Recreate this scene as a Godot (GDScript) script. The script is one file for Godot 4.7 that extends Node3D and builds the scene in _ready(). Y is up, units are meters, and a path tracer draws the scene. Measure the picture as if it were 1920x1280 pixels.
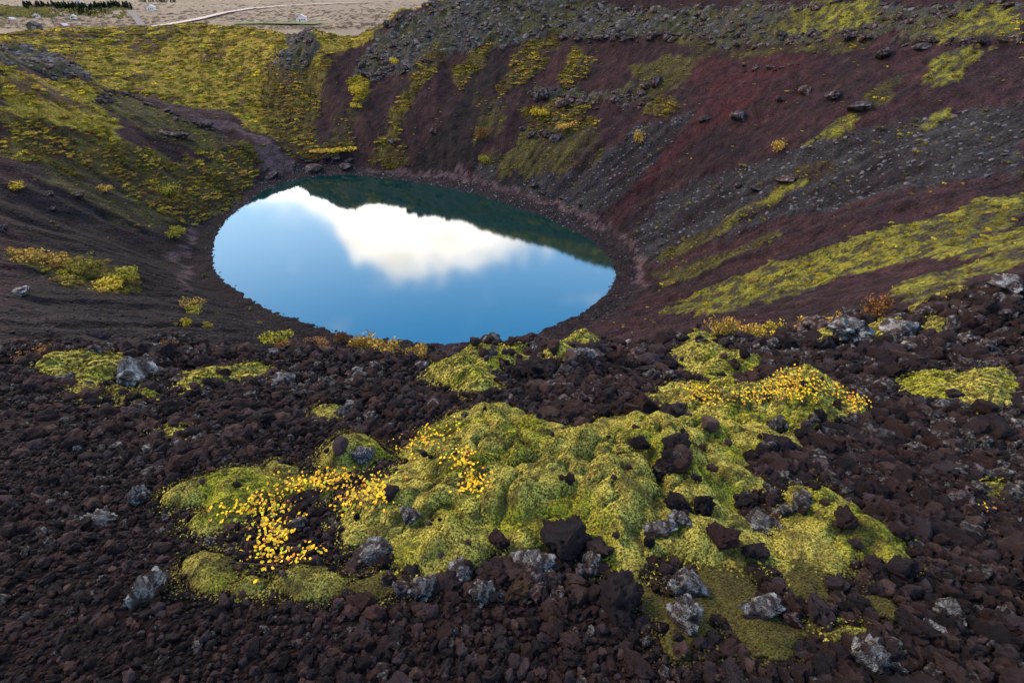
extends Node3D
# A volcanic crater lake seen from its rim. Metres; the lake surface is y = 0, the eye stands at (0, 50, 0) and looks along -z.

const EYE := Vector3(0, 50, 0)
const PITCH := 36.0
const FOCAL := 960.0          # in pixels of the 1920 x 1280 photograph
const PLAIN := 10.0

var cp := cos(deg_to_rad(PITCH))
var sp := sin(deg_to_rad(PITCH))
var centre := Vector2(-20, -106)
var shore := PackedFloat32Array()      # lake radius for each degree round the centre
var prof := []                         # profile knots for each degree
var rng := RandomNumberGenerator.new()
var counts := {}
var n_big: FastNoiseLite
var n_mid: FastNoiseLite
var n_fine: FastNoiseLite
var n_warp: FastNoiseLite
var n_streak: FastNoiseLite
var n_lobe: FastNoiseLite
var n_lobe2: FastNoiseLite
var n_tint: FastNoiseLite
var zone := PackedByteArray()
const ZX := -240.0
const ZZ := -340.0
const ZW := 820
const ZH := 720
var mats := {}
var fg_mask := PackedByteArray()       # where moss covers the near ground, 5 cm cells
const FX := -11.0
const FZ := -11.0
const FW := 440
const FH := 250

enum {PURPLE, DARK, RED, MEADOW, SHRUB, YELLOW, MOSS, ROCK, GRAVEL, PATH, SPARSE, BEACH}

# azimuth round the lake centre (0 = away from the camera, 90 = right), then four knots: metres from the shore, height
const PROFILE := [
	[-180, 30, 18.5, 60, 41.3, 72, 48.5, 110, 52],
	[-160, 30, 18.5, 62, 40.5, 74, 46.5, 112, 48],
	[-140, 30, 18.8, 62, 40.0, 72, 44.0, 110, 44],
	[-118, 28, 17.5, 58, 38.0, 66, 41.0, 110, 36],
	[-95, 26, 15.5, 54, 37.0, 60, 39.0, 105, 30],
	[-77, 26, 15.5, 53, 37.5, 62, 36.0, 120, 29],
	[-66, 24, 13.0, 58, 31.0, 72, 27.5, 140, 30],
	[-57, 20, 10.0, 50, 20.0, 75, 18.0, 150, 30.5],
	[-47, 14, 6.5, 33, 13.0, 55, 12.5, 150, 31],
	[-38, 10, 3.0, 30, 8.0, 55, 14.0, 138, 31],
	[-30, 14, 4.5, 30, 11.0, 56, 22.0, 110, 30.5],
	[-25, 24, 10.5, 50, 25.0, 62, 31.5, 92, 28],
	[-20, 26, 12.0, 54, 27.0, 64, 30.0, 86, 28],
	[-15, 28, 14.0, 60, 30.0, 68, 33.0, 88, 29],
	[-9, 30, 15.5, 64, 35.0, 72, 38.5, 94, 33],
	[-4, 30, 16.0, 66, 37.0, 76, 41.5, 98, 39],
	[3, 30, 16.3, 67, 38.0, 78, 45.0, 88, 53],
	[10, 30, 16.5, 68, 38.5, 80, 46.5, 92, 58],
	[16, 31, 16.8, 71, 39.5, 84, 48.0, 96, 62],
	[25, 32, 17.0, 74, 40.0, 88, 50.0, 104, 69],
	[45, 34, 18.0, 78, 42.0, 92, 52.0, 108, 70],
	[70, 32, 18.0, 74, 43.0, 88, 52.0, 106, 69],
	[95, 30, 18.0, 74, 44.5, 88, 53.0, 106, 66],
	[120, 30, 18.5, 72, 45.0, 86, 51.5, 108, 58],
	[145, 30, 18.6, 64, 42.0, 76, 49.0, 110, 53],
	[165, 30, 18.5, 61, 41.5, 71, 48.3, 110, 52],
	[180, 30, 18.5, 60, 41.3, 72, 48.5, 110, 52]]

const LAKE := [399,477, 401,450, 417,422, 438,400, 470,374, 497,356, 534,340, 580,331, 653,327, 717,333, 795,344, 873,358, 951,383, 1015,404, 1075,431, 1116,456, 1144,484, 1155,514, 1151,532, 1135,555, 1093,585, 1015,621, 940,637, 864,643, 818,644, 759,638, 658,630, 600,613, 543,594, 493,576, 424,530, 401,504]


# ---------------------------------------------------------------- helpers

func ray(px: float, py: float) -> Vector3:
	var u := (px - 960.0) / FOCAL
	var v := (640.0 - py) / FOCAL
	return Vector3(u, v * cp - sp, -(cp + v * sp))

func on_level(px: float, py: float, y: float) -> Vector3:
	var d := ray(px, py)
	return EYE + d * ((y - EYE.y) / d.y)

func hit(px: float, py: float, lift := 0.0) -> Vector3:
	var d := ray(px, py)
	var t := 0.6
	var last := t
	while t < 420.0:
		var p := EYE + d * t
		if p.y < ground(p.x, p.z) + lift:
			break
		last = t
		t *= 1.012
	for i in 8:
		var m := (last + t) / 2.0
		var p := EYE + d * m
		if p.y < ground(p.x, p.z) + lift: t = m
		else: last = m
	return EYE + d * t

func smooth_noise(freq: float, s: int, octaves := 3) -> FastNoiseLite:
	var n := FastNoiseLite.new()
	n.noise_type = FastNoiseLite.TYPE_SIMPLEX_SMOOTH
	n.seed = s
	n.frequency = freq
	n.fractal_octaves = octaves
	n.fractal_type = FastNoiseLite.FRACTAL_FBM if octaves > 1 else FastNoiseLite.FRACTAL_NONE
	return n

func numbered(called: String) -> String:
	counts[called] = counts.get(called, -1) + 1
	return called if counts[called] == 0 else "%s_%03d" % [called, counts[called]]

func tag(o: Node3D, label: String, category: String, group := "") -> void:
	o.set_meta("label", label)
	o.set_meta("category", category)
	if group: o.set_meta("group", group)

func thing(called: String, label: String, category: String, at: Vector3, group := "") -> Node3D:
	var o := Node3D.new()
	o.name = numbered(called)
	o.position = at
	add_child(o)
	tag(o, label, category, group)
	return o

func solo(called: String, m: Mesh, mat: Material, xf: Transform3D) -> MeshInstance3D:
	var o := MeshInstance3D.new()
	o.name = numbered(called)
	o.mesh = m
	o.material_override = mat
	o.transform = xf
	add_child(o)
	return o

func part(parent: Node3D, called: String, m: Mesh, mat: Material, xf := Transform3D()) -> MeshInstance3D:
	var o := MeshInstance3D.new()
	o.name = called
	o.mesh = m
	o.material_override = mat
	o.transform = xf
	parent.add_child(o, true)
	return o

func structure(called: String, m: Mesh, mat: Material) -> MeshInstance3D:
	var o := solo(called, m, mat, Transform3D())
	o.set_meta("kind", "structure")
	return o

func many(called: String, m: Mesh, mat: Material, xfs: Array, cols: Array, label: String, parent: Node3D = null) -> void:
	if xfs.is_empty(): return
	var mm := MultiMesh.new()
	mm.transform_format = MultiMesh.TRANSFORM_3D
	mm.use_colors = true
	mm.mesh = m
	mm.instance_count = xfs.size()
	for i in xfs.size():
		mm.set_instance_transform(i, xfs[i])
		mm.set_instance_color(i, cols[i])
	var o := MultiMeshInstance3D.new()
	o.multimesh = mm
	o.material_override = mat
	o.set_meta("kind", "stuff")
	if parent:
		o.name = called
		parent.add_child(o, true)
	else:
		o.name = numbered(called)
		o.set_meta("label", label)
		o.set_meta("category", called.replace("_", " "))
		add_child(o)

func array_mesh(v: PackedVector3Array, n: PackedVector3Array, idx: PackedInt32Array, col := PackedColorArray()) -> ArrayMesh:
	var a := []
	a.resize(Mesh.ARRAY_MAX)
	a[Mesh.ARRAY_VERTEX] = v
	a[Mesh.ARRAY_NORMAL] = n
	a[Mesh.ARRAY_INDEX] = idx
	if col.size(): a[Mesh.ARRAY_COLOR] = col
	var m := ArrayMesh.new()
	m.add_surface_from_arrays(Mesh.PRIMITIVE_TRIANGLES, a)
	return m

func normals_of(v: PackedVector3Array, idx: PackedInt32Array) -> PackedVector3Array:
	var n := PackedVector3Array()
	n.resize(v.size())
	for i in range(0, idx.size(), 3):
		var a := v[idx[i]]
		var f := (v[idx[i + 2]] - a).cross(v[idx[i + 1]] - a)
		n[idx[i]] += f
		n[idx[i + 1]] += f
		n[idx[i + 2]] += f
	for i in n.size(): n[i] = n[i].normalized()
	return n

func noise_tex(freq: float, s: int, octaves: int, ramp: Array, size := 512, bump := false) -> NoiseTexture2D:
	var t := NoiseTexture2D.new()
	t.width = size
	t.height = size
	t.seamless = true
	t.noise = smooth_noise(freq, s, octaves)
	if not bump:
		var g := Gradient.new()
		g.offsets = PackedFloat32Array(ramp.map(func(r): return r[0]))
		g.colors = PackedColorArray(ramp.map(func(r): return r[1]))
		t.color_ramp = g
	return t

func grey(v: float) -> Color:
	return Color(v, v, v)

func srgb(r: float, g: float, b: float) -> Color:
	return Color(r, g, b).linear_to_srgb()

func mat(called: String, tint: Color, rough: float, tex: Texture2D = null, scale := 1.0, bump: Texture2D = null, bump_cm := 0.0, vertex := true, world := false) -> StandardMaterial3D:
	var m := StandardMaterial3D.new()
	m.resource_name = called
	m.albedo_color = tint
	m.roughness = rough
	m.metallic_specular = 0.18
	m.vertex_color_use_as_albedo = vertex
	m.albedo_texture = tex
	m.uv1_triplanar = true
	m.uv1_world_triplanar = world
	m.uv1_scale = Vector3.ONE * scale
	if bump:
		m.heightmap_enabled = true
		m.heightmap_texture = bump
		m.heightmap_scale = bump_cm
	mats[called] = m
	return m


# ---------------------------------------------------------------- shape of the land

func setup_land() -> void:
	var outline := PackedVector2Array()
	for i in range(0, LAKE.size(), 2):
		var p := on_level(LAKE[i], LAKE[i + 1], 0.0)
		outline.append(Vector2(p.x, p.z))
	shore.resize(361)
	for a in 361:
		var dir := Vector2(sin(deg_to_rad(a - 180.0)), -cos(deg_to_rad(a - 180.0)))
		var best := 40.0
		for i in outline.size():
			var h = Geometry2D.segment_intersects_segment(centre, centre + dir * 200.0, outline[i], outline[(i + 1) % outline.size()])
			if h != null: best = centre.distance_to(h)
		shore[a] = best
	var soft := shore.duplicate()
	for a in 361:
		var s := 0.0
		for k in range(-2, 3): s += soft[posmod(a + k, 360)]
		shore[a] = s / 5.0
	for a in 361:
		var deg := a - 180.0
		var k := 0
		while k < PROFILE.size() - 2 and PROFILE[k + 1][0] <= deg: k += 1
		var t: float = smoothstep(0.0, 1.0, (deg - PROFILE[k][0]) / (PROFILE[k + 1][0] - PROFILE[k][0]))
		var row := PackedFloat32Array()
		for j in range(1, 9): row.append(lerpf(PROFILE[k][j], PROFILE[k + 1][j], t))
		prof.append(row)

func profile(r: PackedFloat32Array, d: float) -> float:
	if d < 0.0: return maxf(d * 0.35, -5.0)
	if d < 4.5: return d * 0.2
	if d < r[0]: return lerpf(0.9, r[1], (d - 4.5) / (r[0] - 4.5))
	if d < r[2]: return lerpf(r[1], r[3], (d - r[0]) / (r[2] - r[0]))
	if d < r[4]: return lerpf(r[3], r[5], (d - r[2]) / (r[4] - r[2]))
	if d < r[6]: return lerpf(r[5], r[7], (d - r[4]) / (r[6] - r[4]))
	if d < r[6] + 70.0: return lerpf(r[7], PLAIN - 0.3, (d - r[6]) / 70.0)
	return PLAIN - 0.3

func from_shore(x: float, z: float) -> float:
	var q := Vector2(x, z) - centre
	var a := fposmod(rad_to_deg(atan2(q.x, -q.y)) + 180.0, 360.0)
	var i := int(a)
	return q.length() - lerpf(shore[i], shore[i + 1], a - i)

func near_weight(x: float, z: float) -> float:
	return 1.0 - smoothstep(9.0, 17.0, Vector2(x, z + 1.0).length())

# humps of lava along the brow: x, z, height, radius
const HUMPS := [[0.0, -6.3, 0.30, 0.9], [1.1, -6.7, 0.36, 0.7], [2.9, -6.7, 0.46, 0.9], [4.6, -6.2, 0.30, 0.8], [6.4, -6.3, 0.80, 1.4], [8.4, -6.0, 1.20, 1.7], [-4.7, -5.8, 0.34, 0.7], [-6.4, -6.1, 0.30, 0.9], [-3.2, -6.3, 0.28, 0.7], [-1.6, -6.9, -0.2, 0.8], [0.6, -4.7, 0.16, 0.5], [1.4, -4.5, 0.14, 0.5], [-1.6, -4.8, 0.10, 0.5], [-8.0, -6.0, 0.2, 0.9]]

func near_ground(x: float, z: float) -> float:
	var f := -z
	var y := 48.35 - 0.30 * f - (0.034 * f * f if f > 0.0 else 0.0)
	if f > 7.0: y = 48.35 - 2.1 - 1.666 - 0.75 * (f - 7.0)
	y += 0.035 * maxf(x - 1.0, 0.0) * smoothstep(1.0, 6.0, f)
	if f > 3.2:
		y += 0.16 * n_lobe.get_noise_2d(x * 0.7 + 9.0, z * 0.7) * smoothstep(3.2, 5.0, f) * smoothstep(9.5, 7.5, f)
		for h in HUMPS:
			var q: float = (Vector2(x - h[0], z - h[1]).length_squared()) / (h[3] * h[3])
			if q < 4.0: y += h[2] * exp(-q * 1.6)
	return y + 0.09 * n_warp.get_noise_2d(x * 9.0, z * 9.0) * smoothstep(0.5, 3.0, f)

func ground(x: float, z: float) -> float:
	var q := Vector2(x, z) - centre
	var dist := q.length()
	var a := fposmod(rad_to_deg(atan2(q.x, -q.y)) + 180.0, 360.0)
	var i := int(a)
	var fr := a - i
	var d := dist - lerpf(shore[i], shore[i + 1], fr)
	var p0: PackedFloat32Array = prof[i]
	var p1: PackedFloat32Array = prof[i + 1]
	var y: float
	if d < 7.0:
		y = lerpf(profile(p0, d), profile(p1, d), fr)
	else:
		var b := 3.0
		y = lerpf((profile(p0, d - b) + profile(p0, d) + profile(p0, d + b)), (profile(p1, d - b) + profile(p1, d) + profile(p1, d + b)), fr) / 3.0
	var w := 0.0
	if z > -18.0 and absf(x) < 18.0: w = near_weight(x, z)
	if d > 1.0 and w < 1.0:
		var amp := smoothstep(1.0, 14.0, d) * (1.0 - w)
		y += amp * (1.5 * n_big.get_noise_2d(x, z) + 0.45 * n_mid.get_noise_2d(x, z))
		y += amp * 1.1 * n_streak.get_noise_2d(a * 1.4, d * 0.10) * smoothstep(60.0, 20.0, d)
	elif d > -3.0 and d < 3.0:
		y += 0.09 * n_mid.get_noise_2d(x * 3.0, z * 3.0)
	if z < -190.0: y += 4.2 * exp(-Vector2(x + 77.0, (z + 212.0) * 0.8).length_squared() / 85.0)
	if w > 0.0: y = lerpf(y, near_ground(x, z), w)
	return y


# ---------------------------------------------------------------- what grows and lies where

func paint(kind: int, px: Array) -> void:
	var pts := PackedVector2Array()
	for i in range(0, px.size(), 2):
		var h := hit(px[i], px[i + 1])
		pts.append(Vector2((h.x - ZX) * 2.0, (h.z - ZZ) * 2.0))
	fill(zone, ZW, ZH, pts, kind)

func fill(grid: PackedByteArray, gw: int, gh: int, pts: PackedVector2Array, kind: int) -> void:
	var lo := 1e9
	var hi := -1e9
	for p in pts:
		lo = minf(lo, p.y)
		hi = maxf(hi, p.y)
	for row in range(maxi(0, int(lo)), mini(gh - 1, int(hi) + 1) + 1):
		var y := row + 0.5
		var xs := []
		for i in pts.size():
			var a := pts[i]
			var b := pts[(i + 1) % pts.size()]
			if (a.y > y) != (b.y > y): xs.append(a.x + (y - a.y) / (b.y - a.y) * (b.x - a.x))
		xs.sort()
		for k in range(0, xs.size() - 1, 2):
			for c in range(maxi(0, int(xs[k])), mini(gw - 1, int(xs[k + 1])) + 1): grid[row * gw + c] = kind

func zone_at(x: float, z: float) -> int:
	var wx := x + 2.0 * n_warp.get_noise_2d(x, z) + 0.8 * n_warp.get_noise_2d(x * 4.0, z * 4.0)
	var wz := z + 2.0 * n_warp.get_noise_2d(x + 300.0, z) + 0.8 * n_warp.get_noise_2d(x * 4.0 + 300.0, z * 4.0)
	var i := int((wx - ZX) * 2.0)
	var j := int((wz - ZZ) * 2.0)
	if i < 0 or j < 0 or i >= ZW or j >= ZH: return MEADOW
	return zone[j * ZW + i]

func setup_zones() -> void:
	zone.resize(ZW * ZH)
	zone.fill(PURPLE)
	# outside the bowl, heath
	for j in ZH:
		for i in ZW:
			var x := ZX + i * 0.5
			var z := ZZ + j * 0.5
			var q := Vector2(x, z) - centre
			var a := fposmod(rad_to_deg(atan2(q.x, -q.y)) + 180.0, 360.0)
			var d := q.length() - shore[int(a)]
			var r: PackedFloat32Array = prof[int(a)]
			if d > r[4]: zone[j * ZW + i] = MEADOW
			elif d < 6.0: zone[j * ZW + i] = BEACH
	# far wall
	paint(DARK, [955,80, 930,140, 900,200, 890,290, 860,320, 770,320, 800,270, 850,210, 890,130])
	paint(ROCK, [660,150, 664,128, 705,66, 760,40, 835,2, 1100,1, 1400,1, 1919,1, 1919,60, 1700,72, 1620,66, 1250,60, 1120,72, 1050,62, 1000,78, 930,95, 850,105, 790,132, 740,140, 690,150])
	paint(SHRUB, [600,112, 640,120, 625,150, 600,200, 590,255, 600,300, 540,290, 500,250, 480,180, 510,120, 570,70])
	paint(PURPLE, [690,72, 712,66, 664,112, 655,130, 640,200, 607,252, 592,258, 600,190, 620,130])
	paint(YELLOW, [655,150, 697,140, 690,180, 662,205])
	paint(SPARSE, [650,195, 690,182, 665,240, 640,290, 600,292, 625,240])
	paint(SHRUB, [570,270, 665,262, 660,292, 580,292])
	paint(SHRUB, [800,100, 840,98, 832,118, 775,190, 738,262, 708,300, 694,302, 740,200])
	paint(SHRUB, [850,125, 900,88, 928,72, 905,128, 860,165, 845,160])
	paint(SHRUB, [720,290, 750,272, 770,290, 760,315, 725,318])
	paint(SHRUB, [962,100, 1010,70, 1048,60, 1042,90, 1000,140, 950,172, 930,165])
	paint(SHRUB, [1080,80, 1110,108, 1082,170, 1045,170, 1060,120])
	paint(SPARSE, [893,180, 950,178, 940,258, 890,270, 900,230])
	paint(SHRUB, [985,195, 1100,188, 1112,235, 1060,262, 985,240])
	paint(SPARSE, [985,240, 1110,235, 1130,290, 1080,320, 1000,330, 900,320, 905,285, 960,280])
	paint(ROCK, [1000,168, 1060,165, 1230,160, 1235,178, 1110,192, 1010,182])
	paint(SHRUB, [1212,205, 1240,178, 1268,180, 1262,215, 1225,222])
	paint(SPARSE, [1180,120, 1300,95, 1340,100, 1290,150, 1230,180, 1190,160])
	paint(GRAVEL, [880,300, 960,325, 1080,330, 1200,235, 1300,215, 1330,222, 1260,300, 1190,360, 1120,405, 1070,395, 980,360, 880,325])
	paint(RED, [1310,112, 1400,104, 1560,112, 1510,165, 1420,195, 1335,232, 1240,320, 1165,425, 1135,412, 1255,270, 1335,180, 1290,160])
	paint(GRAVEL, [1178,425, 1250,365, 1330,330, 1560,262, 1700,222, 1919,190, 1919,320, 1700,350, 1500,402, 1330,450, 1240,495, 1205,480])
	paint(SPARSE, [1240,470, 1330,425, 1440,365, 1500,325, 1540,300, 1560,320, 1500,352, 1400,412, 1330,450, 1250,495])
	paint(MOSS, [1340,430, 1440,368, 1512,333, 1505,350, 1405,412, 1345,440])
	paint(MOSS, [1515,265, 1580,218, 1625,222, 1590,245, 1540,262])
	paint(SPARSE, [1600,195, 1680,135, 1700,150, 1640,205])
	paint(MOSS, [1720,150, 1790,92, 1850,100, 1765,162])
	paint(MOSS, [1700,250, 1810,195, 1812,202, 1720,250])
	paint(MOSS, [1235,585, 1330,540, 1450,490, 1600,450, 1750,410, 1919,358, 1919,468, 1700,490, 1600,512, 1450,568, 1330,592])
	paint(SPARSE, [1230,505, 1300,490, 1460,430, 1470,436, 1300,520, 1240,530])
	paint(MOSS, [1690,560, 1720,525, 1800,500, 1919,470, 1919,500, 1820,530, 1720,570])
	paint(MOSS, [1430,60, 1480,20, 1560,2, 1640,2, 1640,42, 1560,64])
	paint(MOSS, [1740,62, 1860,10, 1919,20, 1919,72, 1760,74])
	paint(SPARSE, [1250,66, 1640,70, 1600,96, 1450,102, 1300,92])
	# left flank and the grassy hollow behind it
	paint(MEADOW, [30,62, 250,62, 500,50, 720,46, 700,68, 600,115, 570,70, 510,120, 480,180, 500,250, 470,245, 430,212, 330,190, 250,168, 170,140, 60,92])
	paint(SHRUB, [0,205, 120,230, 200,262, 300,285, 420,262, 490,275, 490,300, 430,385, 340,420, 220,402, 100,312, 0,290])
	paint(MEADOW, [0,125, 110,152, 170,152, 250,172, 200,186, 190,202, 230,218, 215,262, 120,230, 0,205])
	paint(ROCK, [0,82, 60,88, 150,122, 170,150, 110,150, 40,122, 0,122])
	paint(SPARSE, [180,198, 232,176, 300,202, 350,232, 420,252, 440,275, 400,285, 330,272, 230,232])
	paint(PURPLE, [210,218, 330,268, 400,300, 330,300, 260,262])
	paint(PATH, [350,215, 430,228, 480,252, 520,280, 558,302, 545,322, 490,312, 492,272, 440,242, 360,225])
	paint(PATH, [690,316, 760,322, 850,320, 930,340, 1010,366, 1080,392, 1140,424, 1190,460, 1210,500, 1208,545, 1200,545, 1200,502, 1182,464, 1132,428, 1075,398, 1005,372, 925,346, 850,326, 760,327, 690,322])
	paint(DARK, [0,345, 90,340, 220,405, 340,425, 420,400, 395,450, 395,505, 430,545, 640,632, 300,640, 0,640])
	paint(SPARSE, [100,315, 220,340, 330,425, 250,430, 160,380, 60,330])
	paint(SHRUB, [0,475, 130,482, 270,512, 262,545, 180,548, 90,520, 0,490])
	paint(ROCK, [515,128, 540,92, 565,58, 590,64, 598,100, 575,128, 545,135])
	paint(PATH, [350,430, 362,420, 350,465, 342,492, 352,515, 340,545, 330,545, 338,515, 332,492])

const ZONE_COLOUR := [
	[Color(.0265, .0122, .0130), Color(.0140, .0086, .0098)],
	[Color(.0105, .0078, .0085), Color(.0145, .0098, .0102)],
	[Color(.0345, .0112, .0115), Color(.0220, .0102, .0112)],
	[Color(.1500, .1130, .0150), Color(.1850, .1250, .0200)],
	[Color(.0640, .0500, .0110), Color(.0250, .0160, .0110)],
	[Color(.1300, .0950, .0100), Color(.0600, .0480, .0100)],
	[Color(.1050, .0980, .0130), Color(.0480, .0430, .0110)],
	[Color(.0300, .0290, .0270), Color(.0360, .0330, .0130)],
	[Color(.0240, .0220, .0230), Color(.0140, .0105, .0115)],
	[Color(.0600, .0390, .0400), Color(.0480, .0300, .0320)],
	[Color(.0190, .0125, .0110), Color(.0460, .0390, .0115)],
	[Color(.0130, .0095, .0102), Color(.0190, .0130, .0138)]]

func land_colour(x: float, z: float) -> Color:
	var k := zone_at(x, z)
	var d := from_shore(x, z)
	var q := Vector2(x, z) - centre
	var a := rad_to_deg(atan2(q.x, -q.y))
	var s := n_streak.get_noise_2d(a * 3.0, d * 0.12)
	var t := clampf(0.5 + 0.9 * n_tint.get_noise_2d(x, z) + 0.7 * s, 0.0, 1.0)
	var pair: Array = ZONE_COLOUR[k]
	var c: Color = (pair[0] as Color).lerp(pair[1], t)
	var g := n_tint.get_noise_2d(x * 6.0 + 70.0, z * 6.0)
	c *= 1.0 + 0.8 * g + 0.5 * n_tint.get_noise_2d(x * 17.0, z * 17.0)
	if k == MEADOW:
		var h := n_tint.get_noise_2d(x * 0.6 - 90.0, z * 0.6)
		if h > 0.12: c = c.lerp(Color(.060, .035, .016), minf(1.0, (h - 0.12) * 4.0))
		if d > 118.0: c = c.lerp(Color(.052, .034, .022), smoothstep(0.0, 0.25, n_tint.get_noise_2d(x * 2.0, z * 2.0) + (d - 118.0) * 0.012))
	if k == MOSS and g < -0.12: c = c.lerp(Color(.026, .020, .018), 0.8)
	c.a = 1.0
	return c

func relief(x: float, z: float) -> float:
	var far := smoothstep(16.0, 40.0, Vector2(x, z).length())
	match zone_at(x, z):
		ROCK: return far * (1.7 * absf(n_mid.get_noise_2d(x * 1.1, z * 1.1)) + 0.5 * n_mid.get_noise_2d(x * 3.3, z * 3.3))
		MEADOW, SHRUB: return far * (0.5 * n_mid.get_noise_2d(x * 1.6, z * 1.6) + 0.3 * n_mid.get_noise_2d(x * 4.0, z * 4.0))
		MOSS, YELLOW: return far * (0.2 + 0.4 * n_mid.get_noise_2d(x * 3.0, z * 3.0))
		GRAVEL, SPARSE: return far * 0.35 * n_mid.get_noise_2d(x * 3.0, z * 3.0)
	return far * 0.14 * n_mid.get_noise_2d(x * 3.0, z * 3.0)

func land_sheet(x0: float, x1: float, z0: float, z1: float, step: float, skip: Rect2) -> ArrayMesh:
	var nx := int((x1 - x0) / step) + 1
	var nz := int((z1 - z0) / step) + 1
	var v := PackedVector3Array()
	var col := PackedColorArray()
	v.resize(nx * nz)
	col.resize(nx * nz)
	for j in nz:
		for i in nx:
			var x := x0 + i * step
			var z := z0 + j * step
			var y := ground(x, z)
			if step > 0.1: y += relief(x, z)
			if skip.has_point(Vector2(x, z)): y -= 0.6
			v[j * nx + i] = Vector3(x, y, z)
			col[j * nx + i] = land_colour(x, z)
	return sheet(v, col, nx, nz, skip.grow(-step * 3.0))

func sheet(v: PackedVector3Array, col: PackedColorArray, nx: int, nz: int, drop: Rect2) -> ArrayMesh:
	var idx := PackedInt32Array()
	for j in nz - 1:
		for i in nx - 1:
			var a := j * nx + i
			if drop.has_point(Vector2(v[a].x, v[a].z)): continue
			idx.append_array([a, a + 1, a + nx, a + 1, a + nx + 1, a + nx])
	return array_mesh(v, normals_of(v, idx), idx, col)


# ---------------------------------------------------------------- building blocks

func icosphere(levels: int) -> Array:
	var t := (1.0 + sqrt(5.0)) / 2.0
	var v: Array[Vector3] = []
	for p in [[-1, t, 0], [1, t, 0], [-1, -t, 0], [1, -t, 0], [0, -1, t], [0, 1, t], [0, -1, -t], [0, 1, -t], [t, 0, -1], [t, 0, 1], [-t, 0, -1], [-t, 0, 1]]:
		v.append(Vector3(p[0], p[1], p[2]).normalized())
	var f := PackedInt32Array([0,11,5, 0,5,1, 0,1,7, 0,7,10, 0,10,11, 1,5,9, 5,11,4, 11,10,2, 10,7,6, 7,1,8, 3,9,4, 3,4,2, 3,2,6, 3,6,8, 3,8,9, 4,9,5, 2,4,11, 6,2,10, 8,6,7, 9,8,1])
	for l in levels:
		var cache := {}
		var g := PackedInt32Array()
		for i in range(0, f.size(), 3):
			var m := []
			for k in 3:
				var a := f[i + k]
				var b := f[i + (k + 1) % 3]
				var key := mini(a, b) * 100000 + maxi(a, b)
				if not cache.has(key):
					cache[key] = v.size()
					v.append(((v[a] + v[b]) / 2.0).normalized())
				m.append(cache[key])
			g.append_array([f[i], m[0], m[2], f[i + 1], m[1], m[0], f[i + 2], m[2], m[1], m[0], m[1], m[2]])
		f = g
	var flipped := PackedInt32Array()
	for i in range(0, f.size(), 3): flipped.append_array([f[i], f[i + 2], f[i + 1]])
	return [v, flipped]

func rock(s: int, levels: int, lump: float, cuts: int, squash := 1.0) -> ArrayMesh:
	var base := icosphere(levels)
	var r := RandomNumberGenerator.new()
	r.seed = s
	var n1 := smooth_noise(1.1, s, 2)
	var n2 := smooth_noise(3.4, s + 9, 2)
	var planes := []
	for k in cuts:
		planes.append([Vector3(r.randf_range(-1, 1), r.randf_range(-1, 1), r.randf_range(-1, 1)).normalized(), r.randf_range(0.45, 0.8)])
	var v := PackedVector3Array()
	var sz := Vector3(r.randf_range(0.85, 1.25), squash * r.randf_range(0.75, 1.0), r.randf_range(0.8, 1.1))
	for p: Vector3 in base[0]:
		var q := p * (1.0 + lump * n1.get_noise_3dv(p) + lump * 0.55 * n2.get_noise_3dv(p))
		for c in planes:
			var d: float = q.dot(c[0])
			if d > c[1]: q -= c[0] * (d - c[1]) * 0.82
		q *= 1.0 + 0.09 * (absf(n2.get_noise_3dv(p * 2.3)) - 0.25) * (1.0 + lump) + 0.04 * n2.get_noise_3dv(p * 4.5)
		v.append(q * sz)
	return array_mesh(v, normals_of(v, base[1]), base[1])

func leaf_cloud(s: int, leaves: int, size: float, flat: float, lobes: int) -> ArrayMesh:
	var r := RandomNumberGenerator.new()
	r.seed = s
	var v := PackedVector3Array()
	var n := PackedVector3Array()
	var idx := PackedInt32Array()
	var col := PackedColorArray()
	var tops := []
	for k in lobes:
		var a := r.randf() * TAU
		var d := sqrt(r.randf()) * 0.75
		tops.append([Vector3(cos(a) * d, flat * r.randf_range(0.35, 0.75), sin(a) * d), r.randf_range(0.28, 0.5)])
	for k in leaves:
		var lobe: Array = tops[r.randi() % lobes]
		var dir := Vector3(r.randfn(), r.randfn() * 0.8 + 0.25, r.randfn()).normalized()
		var c: Vector3 = lobe[0] + dir * lobe[1] * pow(r.randf(), 0.4) * Vector3(1, flat, 1)
		c.y = maxf(c.y, 0.02)
		var up := (dir + Vector3(r.randfn(), r.randfn(), r.randfn()) * 0.6).normalized()
		var side := up.cross(Vector3(r.randfn(), r.randfn(), r.randfn())).normalized()
		var fore := side.cross(up)
		var w := size * r.randf_range(0.6, 1.3)
		var b := v.size()
		for q in [fore * w, side * w * 0.55, -fore * w, -side * w * 0.55]:
			v.append(c + q)
			n.append(up)
		var tone := r.randf_range(0.65, 1.25)
		for q in 4: col.append(Color(tone, tone * r.randf_range(0.92, 1.06), tone))
		idx.append_array([b, b + 2, b + 1, b, b + 3, b + 2])
	return array_mesh(v, n, idx, col)

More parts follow.
